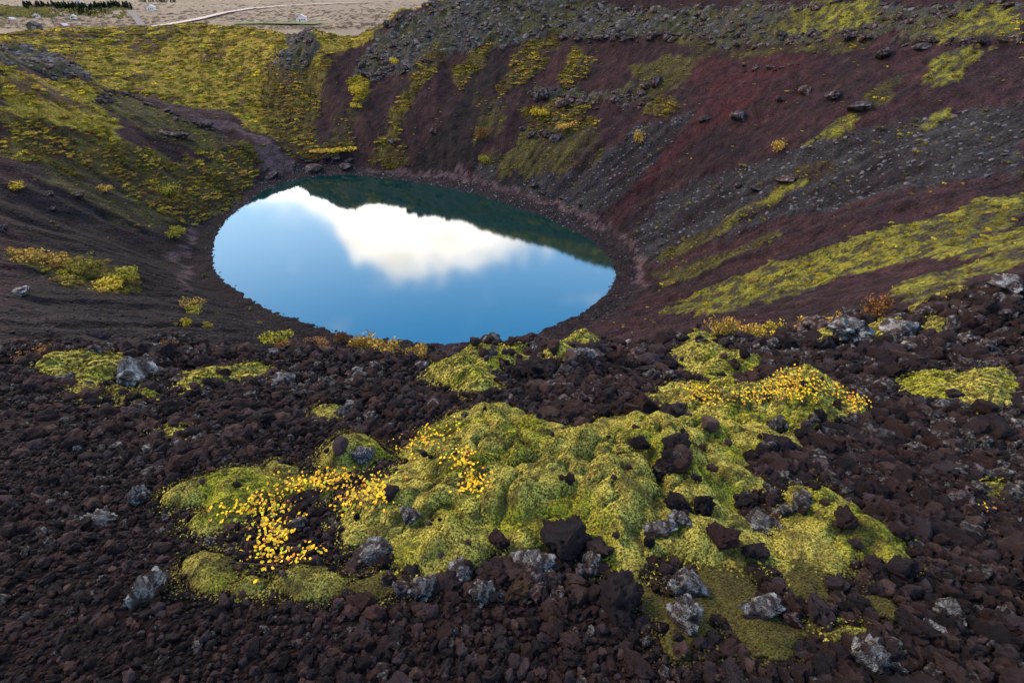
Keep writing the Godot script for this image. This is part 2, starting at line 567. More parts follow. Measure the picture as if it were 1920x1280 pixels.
func stems(s: int, count: int, spread: float, height: float, width: float) -> ArrayMesh:
	var r := RandomNumberGenerator.new()
	r.seed = s
	var st := [PackedVector3Array(), PackedInt32Array()]
	for k in count:
		var a := r.randf() * TAU
		var lean := r.randf_range(0.2, 1.0) * spread
		var p := Vector3(cos(a), 0, sin(a)) * 0.06
		var top := Vector3(cos(a) * lean, height * r.randf_range(0.6, 1.0), sin(a) * lean)
		var knee := p.lerp(top, 0.5) + Vector3(r.randfn(), r.randfn(), r.randfn()) * 0.05
		tube(st, p - Vector3(0, 0.1, 0), knee, width, width * 0.7)
		tube(st, knee, top, width * 0.7, width * 0.3)
		for b in 3:
			var o := knee.lerp(top, r.randf_range(0.0, 0.8))
			tube(st, o, o + Vector3(r.randfn() * 0.16, r.randf_range(0.08, 0.25), r.randfn() * 0.16), width * 0.5, width * 0.2)
	return array_mesh(st[0], normals_of(st[0], st[1]), st[1])

func tube(st: Array, a: Vector3, b: Vector3, ra: float, rb: float) -> void:
	var ax := (b - a).normalized()
	var u := ax.cross(Vector3(0.3, 0.1, 0.9)).normalized()
	var w := ax.cross(u)
	var at: int = st[0].size()
	for k in 4:
		var d := u * cos(k * PI / 2) + w * sin(k * PI / 2)
		st[0].append(a + d * ra)
		st[0].append(b + d * rb)
	for k in 4:
		var i := at + k * 2
		var j := at + (k + 1) % 4 * 2
		st[1].append_array([i, j, i + 1, j, j + 1, i + 1])

func spun(at: Vector3, size: Vector3, r: RandomNumberGenerator, tilt := 6.3) -> Transform3D:
	var b := Basis(Vector3.UP, r.randf() * TAU) * Basis(Vector3.RIGHT, r.randf_range(-tilt, tilt)) * Basis(Vector3.BACK, r.randf_range(-tilt, tilt))
	return Transform3D(b.scaled_local(size), at)

# ---------------------------------------------------------------- moss, stones and plants on the rim

var top_h := PackedFloat32Array()

func top_at(x: float, z: float) -> float:
	var i := int((x - FX) * 20.0)
	var j := int((z - FZ) * 20.0)
	if i < 0 or j < 0 or i >= FW or j >= FH: return 0.0
	return top_h[j * FW + i]

func hit_top(px: float, py: float) -> Vector3:
	var d := ray(px, py)
	var t := 0.6
	while t < 300.0:
		var p := EYE + d * t
		var gap := p.y - ground(p.x, p.z) - top_at(p.x, p.z)
		if gap < 0.004: return p
		t += clampf(gap * 0.4, 0.006, 0.3) if t < 14.0 else t * 0.01
	return EYE + d * t

func depth_of(p: Vector3) -> float:
	return -p.z * cp + (EYE.y - p.y) * sp

func edge_distance(p: Vector2, pts: PackedVector2Array) -> float:
	var best := 1e9
	var inside := false
	var n := pts.size()
	var j := n - 1
	for i in n:
		var a := pts[i]
		var b := pts[j]
		var ab := b - a
		var t := clampf((p - a).dot(ab) / ab.length_squared(), 0.0, 1.0)
		best = minf(best, (a + ab * t - p).length_squared())
		if (a.y > p.y) != (b.y > p.y) and p.x < a.x + (p.y - a.y) / (b.y - a.y) * (b.x - a.x): inside = not inside
		j = i
	return sqrt(best) * (1.0 if inside else -1.0)

const MOSS_PALE := Color(.325, .288, .055)
const MOSS_GREEN := Color(.235, .240, .020)
const MOSS_OLIVE := Color(.115, .098, .024)
const MOSS_BROWN := Color(.050, .030, .016)

# outline in pixels of the photograph, thickness, width of the rounded edge, how dry (0) or dark (1) it looks, label
func moss_list() -> Array:
	return [
		[[735,872, 742,850, 760,815, 800,785, 860,757, 930,747, 1000,764, 1040,778, 1075,788, 1110,774, 1180,759, 1230,770, 1290,767, 1340,770, 1420,777, 1480,792, 1535,808, 1500,835, 1410,845, 1405,862, 1450,885, 1450,905, 1400,915, 1395,940, 1440,965, 1460,985, 1450,1010, 1480,1040, 1400,1050, 1310,1040, 1230,1020, 1190,1060, 1130,1050, 1120,1020, 1050,1000, 1000,1015, 930,1025, 890,1050, 850,1065, 760,1060, 720,1010, 640,1000, 620,960, 650,905], 0.22, 0.34, 0.12, "widest lumpy moss carpet, yellow green, with a hollow of dark stones in it"],
		[[1450,985, 1480,900, 1530,890, 1600,917, 1650,962, 1715,997, 1745,1045, 1700,1062, 1640,1040, 1560,1060, 1480,1045], 0.15, 0.22, 0.35, "rounded olive moss lobe sloping down to the coarse reddish gravel"],
		[[285,918, 350,892, 430,870, 500,868, 530,885, 590,893, 640,905, 600,925, 520,925, 470,960, 400,985, 350,985, 332,975, 370,945, 310,935], 0.13, 0.16, 0.1, "pale moss tongue reaching into dark gravel above the golden dwarf willow"],
		[[335,1045, 380,1020, 430,1035, 445,1060, 440,1085, 380,1105, 335,1090], 0.07, 0.10, 0.45, "dull green moss cushion beside the upright lichen stone"],
		[[500,1075, 560,1048, 620,1055, 650,1075, 640,1110, 560,1125, 510,1100], 0.08, 0.10, 0.5, "dull green moss cushion below the golden dwarf willow leaves"],
		[[415,1100, 470,1070, 510,1080, 490,1105, 430,1115], 0.05, 0.07, 0.5, "thin low moss pad between two dull green cushions"],
		[[650,1090, 720,1060, 770,1070, 770,1105, 700,1125, 660,1120], 0.05, 0.08, 0.7, "dark thin moss pad beside the white crusted flat stone"],
		[[590,850, 600,825, 640,800, 690,805, 730,840, 700,855, 660,870, 600,880], 0.16, 0.18, 0.35, "double domed moss cushion behind the white tufted stone"],
		[[475,860, 510,835, 560,850, 570,880, 520,890], 0.08, 0.12, 0.5, "small olive moss dome beside brown dead moss"],
		[[1210,735, 1250,705, 1330,700, 1410,712, 1470,690, 1520,686, 1580,705, 1640,755, 1600,775, 1520,795, 1440,780, 1340,768, 1270,760, 1250,742], 0.24, 0.35, 0.1, "high moss mound sprinkled with bright yellow willow leaves"],
		[[1255,665, 1270,645, 1330,650, 1400,660, 1450,665, 1420,690, 1350,705, 1290,700, 1270,682], 0.15, 0.25, 0.15, "long low moss bank behind the leaf sprinkled mound"],
		[[1685,705, 1710,690, 1800,695, 1860,688, 1919,700, 1919,755, 1850,760, 1760,745, 1700,730], 0.16, 0.28, 0.15, "broad pale moss bank lying in dark rubble by itself"],
		[[785,680, 850,650, 910,625, 960,615, 1008,622, 1000,640, 940,650, 930,690, 870,710, 850,690], 0.22, 0.35, 0.15, "moss bank on the brow, standing out against the blue lake"],
		[[1015,640, 1050,610, 1130,608, 1140,620, 1070,645, 1030,660], 0.14, 0.22, 0.15, "narrow moss strip on the brow where the lake shore disappears"],
		[[50,680, 120,655, 200,650, 275,655, 280,680, 230,690, 190,705, 130,725, 110,700], 0.18, 0.28, 0.3, "humped moss bank with reddish heather beside a grey lichen outcrop"],
		[[125,712, 150,705, 185,725, 180,745, 140,735], 0.14, 0.14, 0.45, "round dark green moss dome with a pale rim in black gravel"],
		[[195,728, 210,708, 245,715, 252,740, 225,748], 0.14, 0.14, 0.5, "dark green moss dome in front of the grey lichen outcrop"],
		[[248,735, 240,700, 275,700, 292,730, 270,742], 0.14, 0.14, 0.5, "tall mossy hump leaning on the grey lichen outcrop"],
		[[325,700, 370,670, 440,655, 500,655, 520,675, 440,690, 380,705], 0.15, 0.25, 0.1, "smooth pale green moss bank on the brow above dark slope"],
		[[1240,600, 1290,588, 1330,600, 1370,635, 1320,640, 1290,625], 0.16, 0.25, 0.15, "moss hump on the brow beside ochre willow bushes"],
		[[285,810, 320,795, 360,798, 355,815, 300,820], 0.06, 0.10, 0.15, "small yellow green moss pad alone among dark lumps of lava"],
		[[570,770, 600,750, 640,752, 650,775, 600,782], 0.09, 0.12, 0.3, "small moss cap on a lava lump beside a pale stone"],
		[[1812,890, 1840,872, 1890,880, 1895,900, 1850,908], 0.06, 0.08, 0.3, "little bright moss pad among coarse red brown stones"],
		[[1530,1185, 1570,1165, 1640,1172, 1660,1195, 1600,1203, 1540,1203], 0.05, 0.06, 0.35, "small moss pad just behind the big ribbed lava stone"],
		[[1190,1075, 1300,1045, 1480,1050, 1600,1065, 1690,1120, 1700,1160, 1620,1165, 1520,1190, 1500,1235, 1400,1225, 1310,1245, 1240,1215, 1200,1130], 0.05, 0.15, 0.85, "thin dark moss cover with stones sticking through it"],
		[[1700,565, 1735,530, 1800,505, 1850,500, 1830,530, 1760,550, 1712,582], 0.3, 0.5, 0.5, "dark green moss draped down a lava hump"],
		[[1718,605, 1745,580, 1805,585, 1800,618, 1740,628], 0.22, 0.3, 0.35, "round moss cap between two lichen covered lava blocks"],
		[[1610,612, 1650,592, 1700,600, 1690,628, 1630,636], 0.2, 0.3, 0.35, "moss cap in front of the ochre willow bushes"],
		[[1520,622, 1560,600, 1572,628, 1530,638], 0.14, 0.2, 0.2, "bright moss patch beside the white crusted lava block"]]

func outline_at(px: Array, lift: float, lower := 0.0) -> PackedVector2Array:
	var pts := PackedVector2Array()
	for i in range(0, px.size(), 2):
		var h := hit(px[i], px[i + 1] + lower, lift)
		if h.z < -7.6:     # the sight line clears the brow: the patch ends on the brow itself
			var d := ray(px[i], px[i + 1] + lower)
			h = Vector3(d.x / -d.z * 7.2, 0, -7.2)
		pts.append(Vector2(h.x, h.z))
	return pts

func moss_thickness(sd: float, x: float, z: float, high: float, wide: float) -> float:
	if sd <= 0.0: return -0.03
	var k := clampf(sd / (wide * 1.9), 0.0, 1.0)
	var dome := pow(1.0 - (1.0 - k) * (1.0 - k), 1.0) * 1.05
	var lobe := sqrt(absf(n_lobe.get_noise_2d(x, z) * 1.25)) * 0.62 + sqrt(absf(n_lobe2.get_noise_2d(x, z))) * 0.52
	return high * dome * (0.20 + 1.15 * lobe) + 0.010 * n_lobe2.get_noise_2d(x * 6.0, z * 6.0) * k

func build_moss() -> void:
	top_h.resize(FW * FH)
	fg_mask.resize(FW * FH)
	var tuft := tuft_mesh()
	var shoots := 0
	var r := RandomNumberGenerator.new()
	r.seed = 21
	for m in moss_list():
		var pts := outline_at(m[0], m[1] * 0.45, 22.0 if m[4].contains("brow") else 0.0)
		var lo := pts[0]
		var hi := pts[0]
		for p in pts:
			lo = lo.min(p)
			hi = hi.max(p)
		var mid := (lo + hi) / 2.0
		var far := Vector2(mid.x, mid.y).length()
		var step := clampf(far * 0.007, 0.013, 0.05)
		lo -= Vector2.ONE * step * 3.0
		hi += Vector2.ONE * step * 3.0
		var nx := int((hi.x - lo.x) / step) + 1
		var nz := int((hi.y - lo.y) / step) + 1
		var v := PackedVector3Array()
		var sds := PackedFloat32Array()
		var col := PackedColorArray()
		v.resize(nx * nz)
		sds.resize(nx * nz)
		col.resize(nx * nz)
		for j in nz:
			for i in nx:
				var x := lo.x + i * step
				var z := lo.y + j * step
				var sd: float = edge_distance(Vector2(x, z), pts) + m[2] * 0.22 * n_lobe2.get_noise_2d(x * 1.2, z * 1.2)
				if m[4].begins_with("thin dark"): sd = minf(sd, 0.10 * (n_lobe2.get_noise_2d(x * 0.9, z * 0.9) + 0.22))
				var t: float = moss_thickness(sd, x, z, m[1], m[2])
				v[j * nx + i] = Vector3(x, ground(x, z) + t, z)
				sds[j * nx + i] = sd
				col[j * nx + i] = MOSS_OLIVE * 0.8
				var ci := int((x - FX) * 20.0)
				var cj := int((z - FZ) * 20.0)
				if sd > 0.0 and ci >= 0 and cj >= 0 and ci < FW and cj < FH:
					top_h[cj * FW + ci] = maxf(top_h[cj * FW + ci], t)
					if sd > 0.02: fg_mask[cj * FW + ci] = 1
		var idx := PackedInt32Array()
		for j in nz - 1:
			for i in nx - 1:
				var a := j * nx + i
				if maxf(maxf(sds[a], sds[a + 1]), maxf(sds[a + nx], sds[a + nx + 1])) > -step * 0.5:
					idx.append_array([a, a + 1, a + nx, a + 1, a + nx + 1, a + nx])
		if idx.is_empty(): continue
		var nrm := normals_of(v, idx)
		var base := Vector3(mid.x, ground(mid.x, mid.y), mid.y)
		for k in v.size(): v[k] -= base
		var t := thing("moss_cushion", m[4], "moss", base)
		part(t, "cushion", array_mesh(v, nrm, idx, col), mats["moss"])
		# the shoots that make its pile
		var size := clampf(far * 0.0024, 0.0045, 0.018)
		var each := step * step / (size * size * 0.85)
		var xfs := []
		var cols := []
		var carry := 0.0
		for j in nz - 1:
			for i in nx - 1:
				var a := j * nx + i
				if sds[a] < -0.09: continue
				var ragged := sds[a] < 0.004
				carry += each * (0.30 * (1.0 + sds[a] / 0.09) if ragged else 1.0)
				while carry >= 1.0:
					carry -= 1.0
					var fx := r.randf()
					var fz := r.randf()
					var p := v[a].lerp(v[a + 1], fx) + (v[a + nx] - v[a]) * fz
					var up := (nrm[a] + Vector3(r.randfn(), r.randfn(), r.randfn()) * 0.28).normalized()
					var side := up.cross(Vector3(r.randfn(), r.randfn(), r.randfn())).normalized()
					var s := size * r.randf_range(0.6, 1.35)
					if ragged: p.y += 0.03 + r.randf() * 0.02
					xfs.append(Transform3D(Basis(side, up, side.cross(up)) * s, p - up * s * 0.2))
					var wx := p.x + base.x
					var wz := p.z + base.z
					var g := n_lobe2.get_noise_2d(wx * 0.45 + 40.0, wz * 0.45)
					var dry := n_lobe2.get_noise_2d(wx * 2.2 - 20.0, wz * 2.2)
					var c := MOSS_PALE.lerp(MOSS_GREEN, smoothstep(0.05, 0.4, g))
					c = c.lerp(MOSS_OLIVE, clampf(m[3] + 0.9 * dry, 0.0, 1.0))
					var dead := n_lobe2.get_noise_2d(wx * 1.3 + 7.0, wz * 1.3) + 0.6 * n_lobe2.get_noise_2d(wx * 5.0, wz * 5.0)
					c = c.lerp(Color(.034, .032, .012), clampf(smoothstep(0.16, 0.48, dead) * 0.7 + maxf(0.0, m[3] - 0.35) * 1.6, 0.0, 0.85))
					if r.randf() < 0.05 + 0.1 * m[3]: c = MOSS_BROWN
					cols.append(c * (r.randf_range(0.82, 1.2) if r.randf() < 0.80 else r.randf_range(0.25, 0.6)))
		shoots += xfs.size()
		many("shoots", tuft, mats["shoot"], xfs, cols, "", t)
	print("shoots: ", shoots)

func tuft_mesh() -> ArrayMesh:
	var r := RandomNumberGenerator.new()
	r.seed = 5
	var v := PackedVector3Array()
	var n := PackedVector3Array()
	var idx := PackedInt32Array()
	for k in 24:
		var a := TAU * k / 24.0 + r.randf() * 0.7
		var out := Vector3(cos(a), 0, sin(a))
		var side := Vector3(-out.z, 0, out.x) * 0.075
		var b := v.size()
		var lean := r.randf_range(0.2, 1.35)
		v.append_array([-side, side, out * 0.45 * lean + Vector3.UP * 0.42 - side, out * 0.45 * lean + Vector3.UP * 0.42 + side, out * lean + Vector3.UP * r.randf_range(0.5, 0.85)])
		var up := (Vector3.UP * 1.3 + out * 0.5).normalized()
		for q in 5: n.append(up)
		idx.append_array([b, b + 2, b + 1, b + 1, b + 2, b + 3, b + 2, b + 4, b + 3])
	return array_mesh(v, n, idx)

const STONE_TINT := [Color(.048, .029, .029), Color(.040, .028, .031), Color(.064, .034, .031), Color(.026, .019, .021), Color(.076, .046, .040), Color(.054, .038, .042)]

# places with bigger lumps: centre and half size in pixels, how many, width in pixels from and to, share with lichen
const LUMPS := [
	[420, 660, 320, 14, 110, 10, 34, .35], [900, 655, 200, 14, 60, 10, 30, .35], [1240, 625, 200, 16, 70, 10, 34, .4], [120, 740, 130, 40, 60, 10, 30, .25],
	[330, 800, 330, 55, 120, 14, 38, .35], [330, 850, 130, 30, 60, 20, 52, .2], [560, 730, 200, 40, 90, 12, 34, .45], [700, 690, 130, 30, 50, 10, 30, .4],
	[1090, 725, 130, 45, 130, 14, 44, .35], [1000, 665, 90, 25, 40, 12, 30, .4], [1160, 665, 120, 45, 80, 10, 26, .5], [690, 830, 60, 25, 14, 20, 60, .1],
	[1480, 850, 90, 50, 60, 26, 64, .45], [1650, 800, 200, 40, 120, 14, 40, .25], [1720, 860, 190, 70, 150, 18, 52, .35], [1790, 660, 140, 40, 120, 12, 36, .4],
	[1820, 590, 100, 35, 60, 14, 44, .6], [1480, 690, 90, 20, 30, 12, 30, .3], [280, 690, 25, 35, 26, 20, 48, .9], [430, 720, 90, 15, 30, 12, 30, .5],
	[1750, 990, 160, 90, 60, 26, 62, .25], [960, 1090, 200, 60, 50, 34, 64, .25], [1260, 860, 40, 30, 16, 26, 56, .05], [1500, 950, 60, 30, 10, 26, 60, .6],
	[900, 1200, 500, 60, 18, 26, 44, .1], [1300, 640, 90, 20, 30, 10, 24, .5], [60, 640, 60, 30, 26, 8, 26, .3]]

# single stones: pixel, width and height in pixels, kind, label
const STONES := [
	[1062, 1005, 100, 92, "dark", "largest dark purple lava boulder, sitting on the edge of the moss carpet"],
	[283, 1100, 62, 84, "lichen", "upright stone crusted white and blue grey with lichen, alone in fine gravel"],
	[1285, 1092, 76, 56, "lichen", "lichen streaked stone sunk in thin dark moss, upper of two touching"],
	[1286, 1150, 84, 52, "lichen", "pale blue lichen stone sunk in thin dark moss, lower of two touching"],
	[1160, 1120, 110, 84, "dark", "broad dark slab with a pale crusted top edge leaning into the moss"],
	[705, 1032, 92, 34, "lichen", "long flat stone with a white lichen crust below the willow leaves"],
	[870, 1070, 60, 66, "lichen", "egg shaped lava stone with a white side at the carpet's foot"],
	[908, 1105, 48, 62, "lichen", "speckled grey white stone standing below the egg shaped one"],
	[797, 1097, 62, 48, "lichen", "whitest rounded stone at the lower edge of the moss"],
	[1000, 1052, 82, 62, "lichen", "rough grey crusted stone in front of the largest dark boulder"],
	[1108, 1048, 36, 56, "lichen", "narrow upright grey stone right beside the largest dark boulder"],
	[932, 1008, 46, 42, "red", "single reddish stone sitting on the moss"],
	[970, 1108, 62, 40, "ochre", "ochre brown stone lying among purple gravel"],
	[1272, 938, 52, 50, "dark", "black egg shaped stone in the moss, left of a touching pair"],
	[1315, 942, 46, 50, "dark", "purple egg shaped stone in the moss beside a black one"],
	[1277, 968, 46, 28, "lichen", "low blue grey stone under the pair of egg shaped stones"],
	[1240, 988, 62, 30, "lichen", "low lichen crusted stone half buried in moss"],
	[1350, 1005, 80, 44, "red", "flat ribbed reddish stone bedded in the moss"],
	[1415, 1028, 52, 32, "dark", "small dark stone beside the flat ribbed reddish one"],
	[1430, 972, 74, 40, "lichen", "white speckled lava lump at the carpet's right edge"],
	[767, 962, 46, 34, "lichen", "white stone nestled in moss beside dwarf willow"],
	[575, 928, 62, 36, "dark", "dark stone half hidden by golden willow leaves"],
	[262, 928, 44, 46, "lichen", "blue grey angular stone at the tip of the pale moss tongue"],
	[188, 975, 74, 24, "lichen", "flat pinkish grey stone bedded in fine gravel"],
	[683, 850, 46, 34, "white", "stone wearing a shaggy white lichen tuft by the double moss dome"],
	[1430, 1135, 80, 46, "lichen", "rounded stone with a white lichen cap in thin moss"],
	[1620, 1225, 76, 80, "lichen", "big ribbed lava stone with white bands near the bare soil"],
	[1782, 1140, 64, 52, "lichen", "stone with white and lilac lichen spots in the coarse gravel"],
	[1752, 1183, 60, 34, "white", "chalk white crusted stone in the coarse gravel"],
	[1260, 830, 70, 46, "dark", "dark lumpy stone in the hollow of the moss carpet"],
	[1262, 858, 56, 40, "dark", "black stone at the bottom of the hollow in the moss carpet"],
	[1200, 828, 44, 26, "dark", "dark stone just outside the hollow in the moss carpet"],
	[660, 758, 34, 18, "white", "pale stone next to the small moss cap"],
	[1010, 700, 110, 60, "dark", "hump of dark lava with moss on its head, behind the carpet"],
	[262, 690, 70, 90, "lichen", "tall blue white lichen outcrop between moss humps on the brow"],
	[310, 660, 46, 46, "dark", "black jagged lava tooth beside the blue white outcrop"],
	[540, 712, 52, 44, "lichen", "grey lichen block on the dark rubble of the brow"],
	[1590, 618, 90, 52, "lichen", "dark lava block with a white crusted edge in front of the bushes"],
	[1690, 618, 80, 50, "lichen", "lichen spotted lava block between two moss caps"],
	[185, 628, 56, 20, "dark", "long dark lava slab lying alone on the slope below the brow"],
	[1890, 530, 70, 50, "lichen", "blue grey lava block on the mossy slope"],
	[1085, 665, 70, 30, "lichen", "grey lichen lump between moss strips on the brow"],
	[490, 785, 60, 40, "dark", "angular dark lava lump in front of the brow rubble"],
	[40, 548, 60, 18, "lichen", "small mossy lava knob on the bare left slope"]]

const RIM_SPOTS := [
	[283, 1100, "near the upright lichen stone"], [188, 975, "near the flat pinkish stone"], [330, 940, "at the pale moss tongue"], [520, 985, "under the golden willow patch"],
	[570, 1120, "below the cushion under the willow"], [705, 1032, "by the long white crusted stone"], [850, 1100, "by the egg shaped stone"], [1062, 1030, "beside the largest dark boulder"],
	[1160, 1150, "below the broad dark slab"], [1286, 1140, "around the two touching lichen stones"], [1430, 1140, "by the white capped stone"], [1620, 1235, "by the big ribbed stone"],
	[1770, 1165, "by the chalk white stone"], [1260, 845, "in the hollow of the moss carpet"], [1480, 860, "at the carpet's coarse edge"], [1700, 960, "beside the right moss lobe"],
	[1850, 890, "by the little bright moss pad"], [1800, 725, "by the broad pale moss bank"], [1480, 740, "by the leaf sprinkled mound"], [660, 840, "by the double moss dome"],
	[1090, 725, "in the dark hump behind the carpet"], [262, 690, "by the blue white outcrop"], [80, 1150, "in the fine gravel slope"], [80, 900, "in the fine gravel far from moss"], [420, 1220, "in bare gravel below the cushions"],
	[900, 1230, "in bare gravel below the egg shaped stone"], [320, 805, "by the lone small moss pad"], [560, 730, "in rubble by the grey lichen block"], [1160, 665, "in the grey rubble of the brow"],
	[1700, 620, "by the mossy lava blocks"], [1850, 1050, "in the coarse gravel beyond the lobe"], [1300, 1240, "in the soil below the touching stones"], [1000, 900, "on the widest moss carpet"]]
const BOWL_SPOTS := [
	[1330, 560, "at the lower tip of the broad moss band"], [1550, 500, "in the middle of the broad moss band"], [1850, 420, "at the upper end of the broad moss band"], [1430, 400, "in the moss streak of the gravel fan"],
	[1800, 515, "in the moss above the lava humps"], [1540, 30, "in the orange moss above the long ledge"], [1830, 50, "in bright moss above the overhanging ledge"], [1780, 125, "below the overhanging ledge"], [1560, 245, "by the largest white crusted block"],
	[300, 290, "above the lake path"], [100, 270, "high on the grassy flank"], [400, 370, "near the shore below the spur"], [200, 520, "in the willow strip on bare scoria"], [60, 170, "on the shoulder behind the rocky ridge"],
	[350, 120, "in the hollow near the plain"], [470, 170, "in the hollow beside the knoll"], [560, 200, "under the rock knoll"], [770, 190, "in the long green strip"], [880, 120, "above the charcoal gully"], [990, 110, "between the gullies below the rim"],
	[1080, 130, "above the broken grey ledge"], [1050, 225, "below the broken grey ledge"], [630, 285, "at the far tip of the lake"], [720, 110, "on the rocky shoulder of the rim"], [1000, 40, "among the rim rocks above the ledge"], [1250, 40, "among the grey knobs of the rim"],
	[1400, 190, "on the red scree"], [1100, 340, "above the far shore path"], [1300, 400, "in the gravel fan near the shore"], [1700, 280, "in the upper gravel fan"], [360, 580, "beside the lake path"], [150, 600, "on bare scoria below the brow"], [1180, 540, "on the near right shore"], [250, 380, "on the sparse slope over the lake"]]
var rim_at := []
var bowl_at := []

func nearest(p: Vector3, at: Array, words: Array) -> String:
	var best := 0
	for i in at.size():
		if p.distance_squared_to(at[i]) < p.distance_squared_to(at[best]): best = i
	return words[best][2]

func rim_word(p: Vector3) -> String:
	if rim_at.is_empty():
		for s in RIM_SPOTS: rim_at.append(hit_top(s[0], s[1]))
	return nearest(p, rim_at, RIM_SPOTS)

func spot_word(p: Vector3) -> String:
	if bowl_at.is_empty():
		for s in BOWL_SPOTS: bowl_at.append(hit(s[0], s[1]))
	return nearest(p, bowl_at, BOWL_SPOTS)

func in_frame(p: Vector3) -> bool:
	var d := depth_of(p)
	if d < 0.3: return false
	var v := (p.y - EYE.y) * cp - p.z * sp
	if absf(p.x) / d * FOCAL > 970.0 or absf(v) / d * FOCAL > 650.0: return false
	if d > 12.0 and d < 90.0:   # hidden below the brow or not
		for k in range(1, 14):
			var q := EYE.lerp(p + Vector3.UP * 0.3, pow(k / 14.0, 2.0))
			if q.y < ground(q.x, q.z) - 0.05: return false
	return true

func build_stones() -> void:
	var r := RandomNumberGenerator.new()
	r.seed = 33
	var small := []
	var big := []
	for k in 12: small.append(rock(100 + k, 2, 0.34 + 0.025 * k, k % 4))
	for k in 8: big.append(rock(200 + k, 3, 0.55, 6))
	var huge := []
	for k in 6: huge.append(rock(220 + k, 4, 0.5, 7))
	# named stones
	for s in STONES:
		var p := hit_top(s[0], s[1] + s[3] * 0.22)
		var d := depth_of(p)
		var w: float = s[2] / FOCAL * d * 0.46
		var h: float = s[3] / FOCAL * d * 0.5
		var m: ArrayMesh = huge[r.randi() % huge.size()]
		var o := solo("lava_stone", m, mats["stone " + s[4]], Transform3D(Basis(Vector3.UP, r.randf() * TAU).scaled_local(Vector3.ONE) , p + Vector3.UP * h * 0.35))
		o.transform.basis = Basis(Vector3.BACK, r.randf_range(-0.25, 0.25)) * Basis.from_scale(Vector3(w, h, (w + h) * 0.5)) * Basis(Vector3.UP, r.randf() * TAU)
		tag(o, s[5], "stone")
	var found := []      # [apparent size, transform, tint number, lichen, mesh number]
	for l in LUMPS:
		for k in l[4]:
			var u := r.randfn() * 0.55
			var w := r.randfn() * 0.55
			var p := hit_top(l[0] + u * l[2], l[1] + w * l[3])
			if p.z < -12.0: continue
			if top_at(p.x, p.z) > 0.03 and r.randf() < 0.8: continue
			var s := lerpf(l[5], l[6], pow(r.randf(), 2.2)) / FOCAL * depth_of(p) * 0.5
			found.append([s / depth_of(p), spun(p + Vector3.UP * s * 0.05, Vector3.ONE * s, r), r.randi() % 6, r.randf() < l[7] * 0.6, r.randi() % 8])
	# the loose cover
	for band in [[-0.9, 2.3, 5.0, .0275], [2.3, 4.4, 7.4, .050], [4.4, 9.6, 10.2, .080]]:
		var gap: float = band[3]
		var z: float = -band[1]
		while z < -band[0]:
			var x: float = -band[2]
			while x < band[2]:
				var px := x + r.randf_range(-0.5, 0.5) * gap
				var pz := z + r.randf_range(-0.5, 0.5) * gap
				x += gap
				if absf(px) > -pz * 1.6 + 4.0: continue
				var ci := int((px - FX) * 20.0)
				var cj := int((pz - FZ) * 20.0)
				if fg_mask[cj * FW + ci] and r.randf() > 0.012: continue
				var bare := n_lobe.get_noise_2d(px * 0.5 + 50.0, pz * 0.5)
				if bare > 0.5 and pz < -2.0 and r.randf() < 0.7: continue
				var coarse := 0.84 + 0.45 * smoothstep(-0.4, 1.2, px) + 0.25 * n_lobe.get_noise_2d(px * 0.4, pz * 0.4)
				var s := gap * coarse * clampf(0.55 * exp(r.randfn() * 0.42), 0.2, 1.7)
				var y := ground(px, pz) + top_at(px, pz) + s * r.randf_range(-0.1, 0.55)
				found.append([s / maxf(0.6, depth_of(Vector3(px, y, pz))), spun(Vector3(px, y, pz), Vector3(s, s * r.randf_range(0.7, 1.0), s), r), r.randi() % 6, r.randf() < 0.03 + 0.07 * smoothstep(0.5, 2.5, -pz) + 0.13 * smoothstep(0.6, 2.0, px) * smoothstep(1.0, 2.2, -pz), r.randi() % 12])
			z += gap
	for f in found:
		if not in_frame(f[1].origin): f[0] = 0.0
	found.sort_custom(func(a, b): return a[0] > b[0])
	var sets := {}
	for k in found.size():
		var f: Array = found[k]
		if k < 290:
			var o := solo("scoria_stone", big[f[4] % 8], mats[("lichen %d" if f[3] else "scoria %d") % f[2]], f[1])
			tag(o, "lump of lava with grey lichen crust " + rim_word(f[1].origin) if f[3] else ["loose dark red brown scoria lump ", "loose purple black scoria lump ", "loose rusty brown scoria lump ", "loose black scoria lump ", "loose pale brown scoria lump ", "loose greyish purple scoria lump "][f[2]] + rim_word(f[1].origin), "stone", "larger loose stones on the rim")
		else:
			var key := [f[4] % 12, f[3]]
			if not sets.has(key): sets[key] = [[], []]
			sets[key][0].append(f[1])
			sets[key][1].append(Color(.29, .28, .27) * r.randf_range(0.5, 1.2) if f[3] else (STONE_TINT[f[2]] as Color) * lerpf(0.65, 2.0, pow(r.randf(), 1.6)))
	for key in sets:
		many("lichen_gravel" if key[1] else "scoria_gravel", small[key[0]], mats["lichen cover" if key[1] else "scoria cover"], sets[key][0], sets[key][1], "grey crusted small stones strewn over the rim" if key[1] else "loose dark red brown scoria gravel covering the rim")

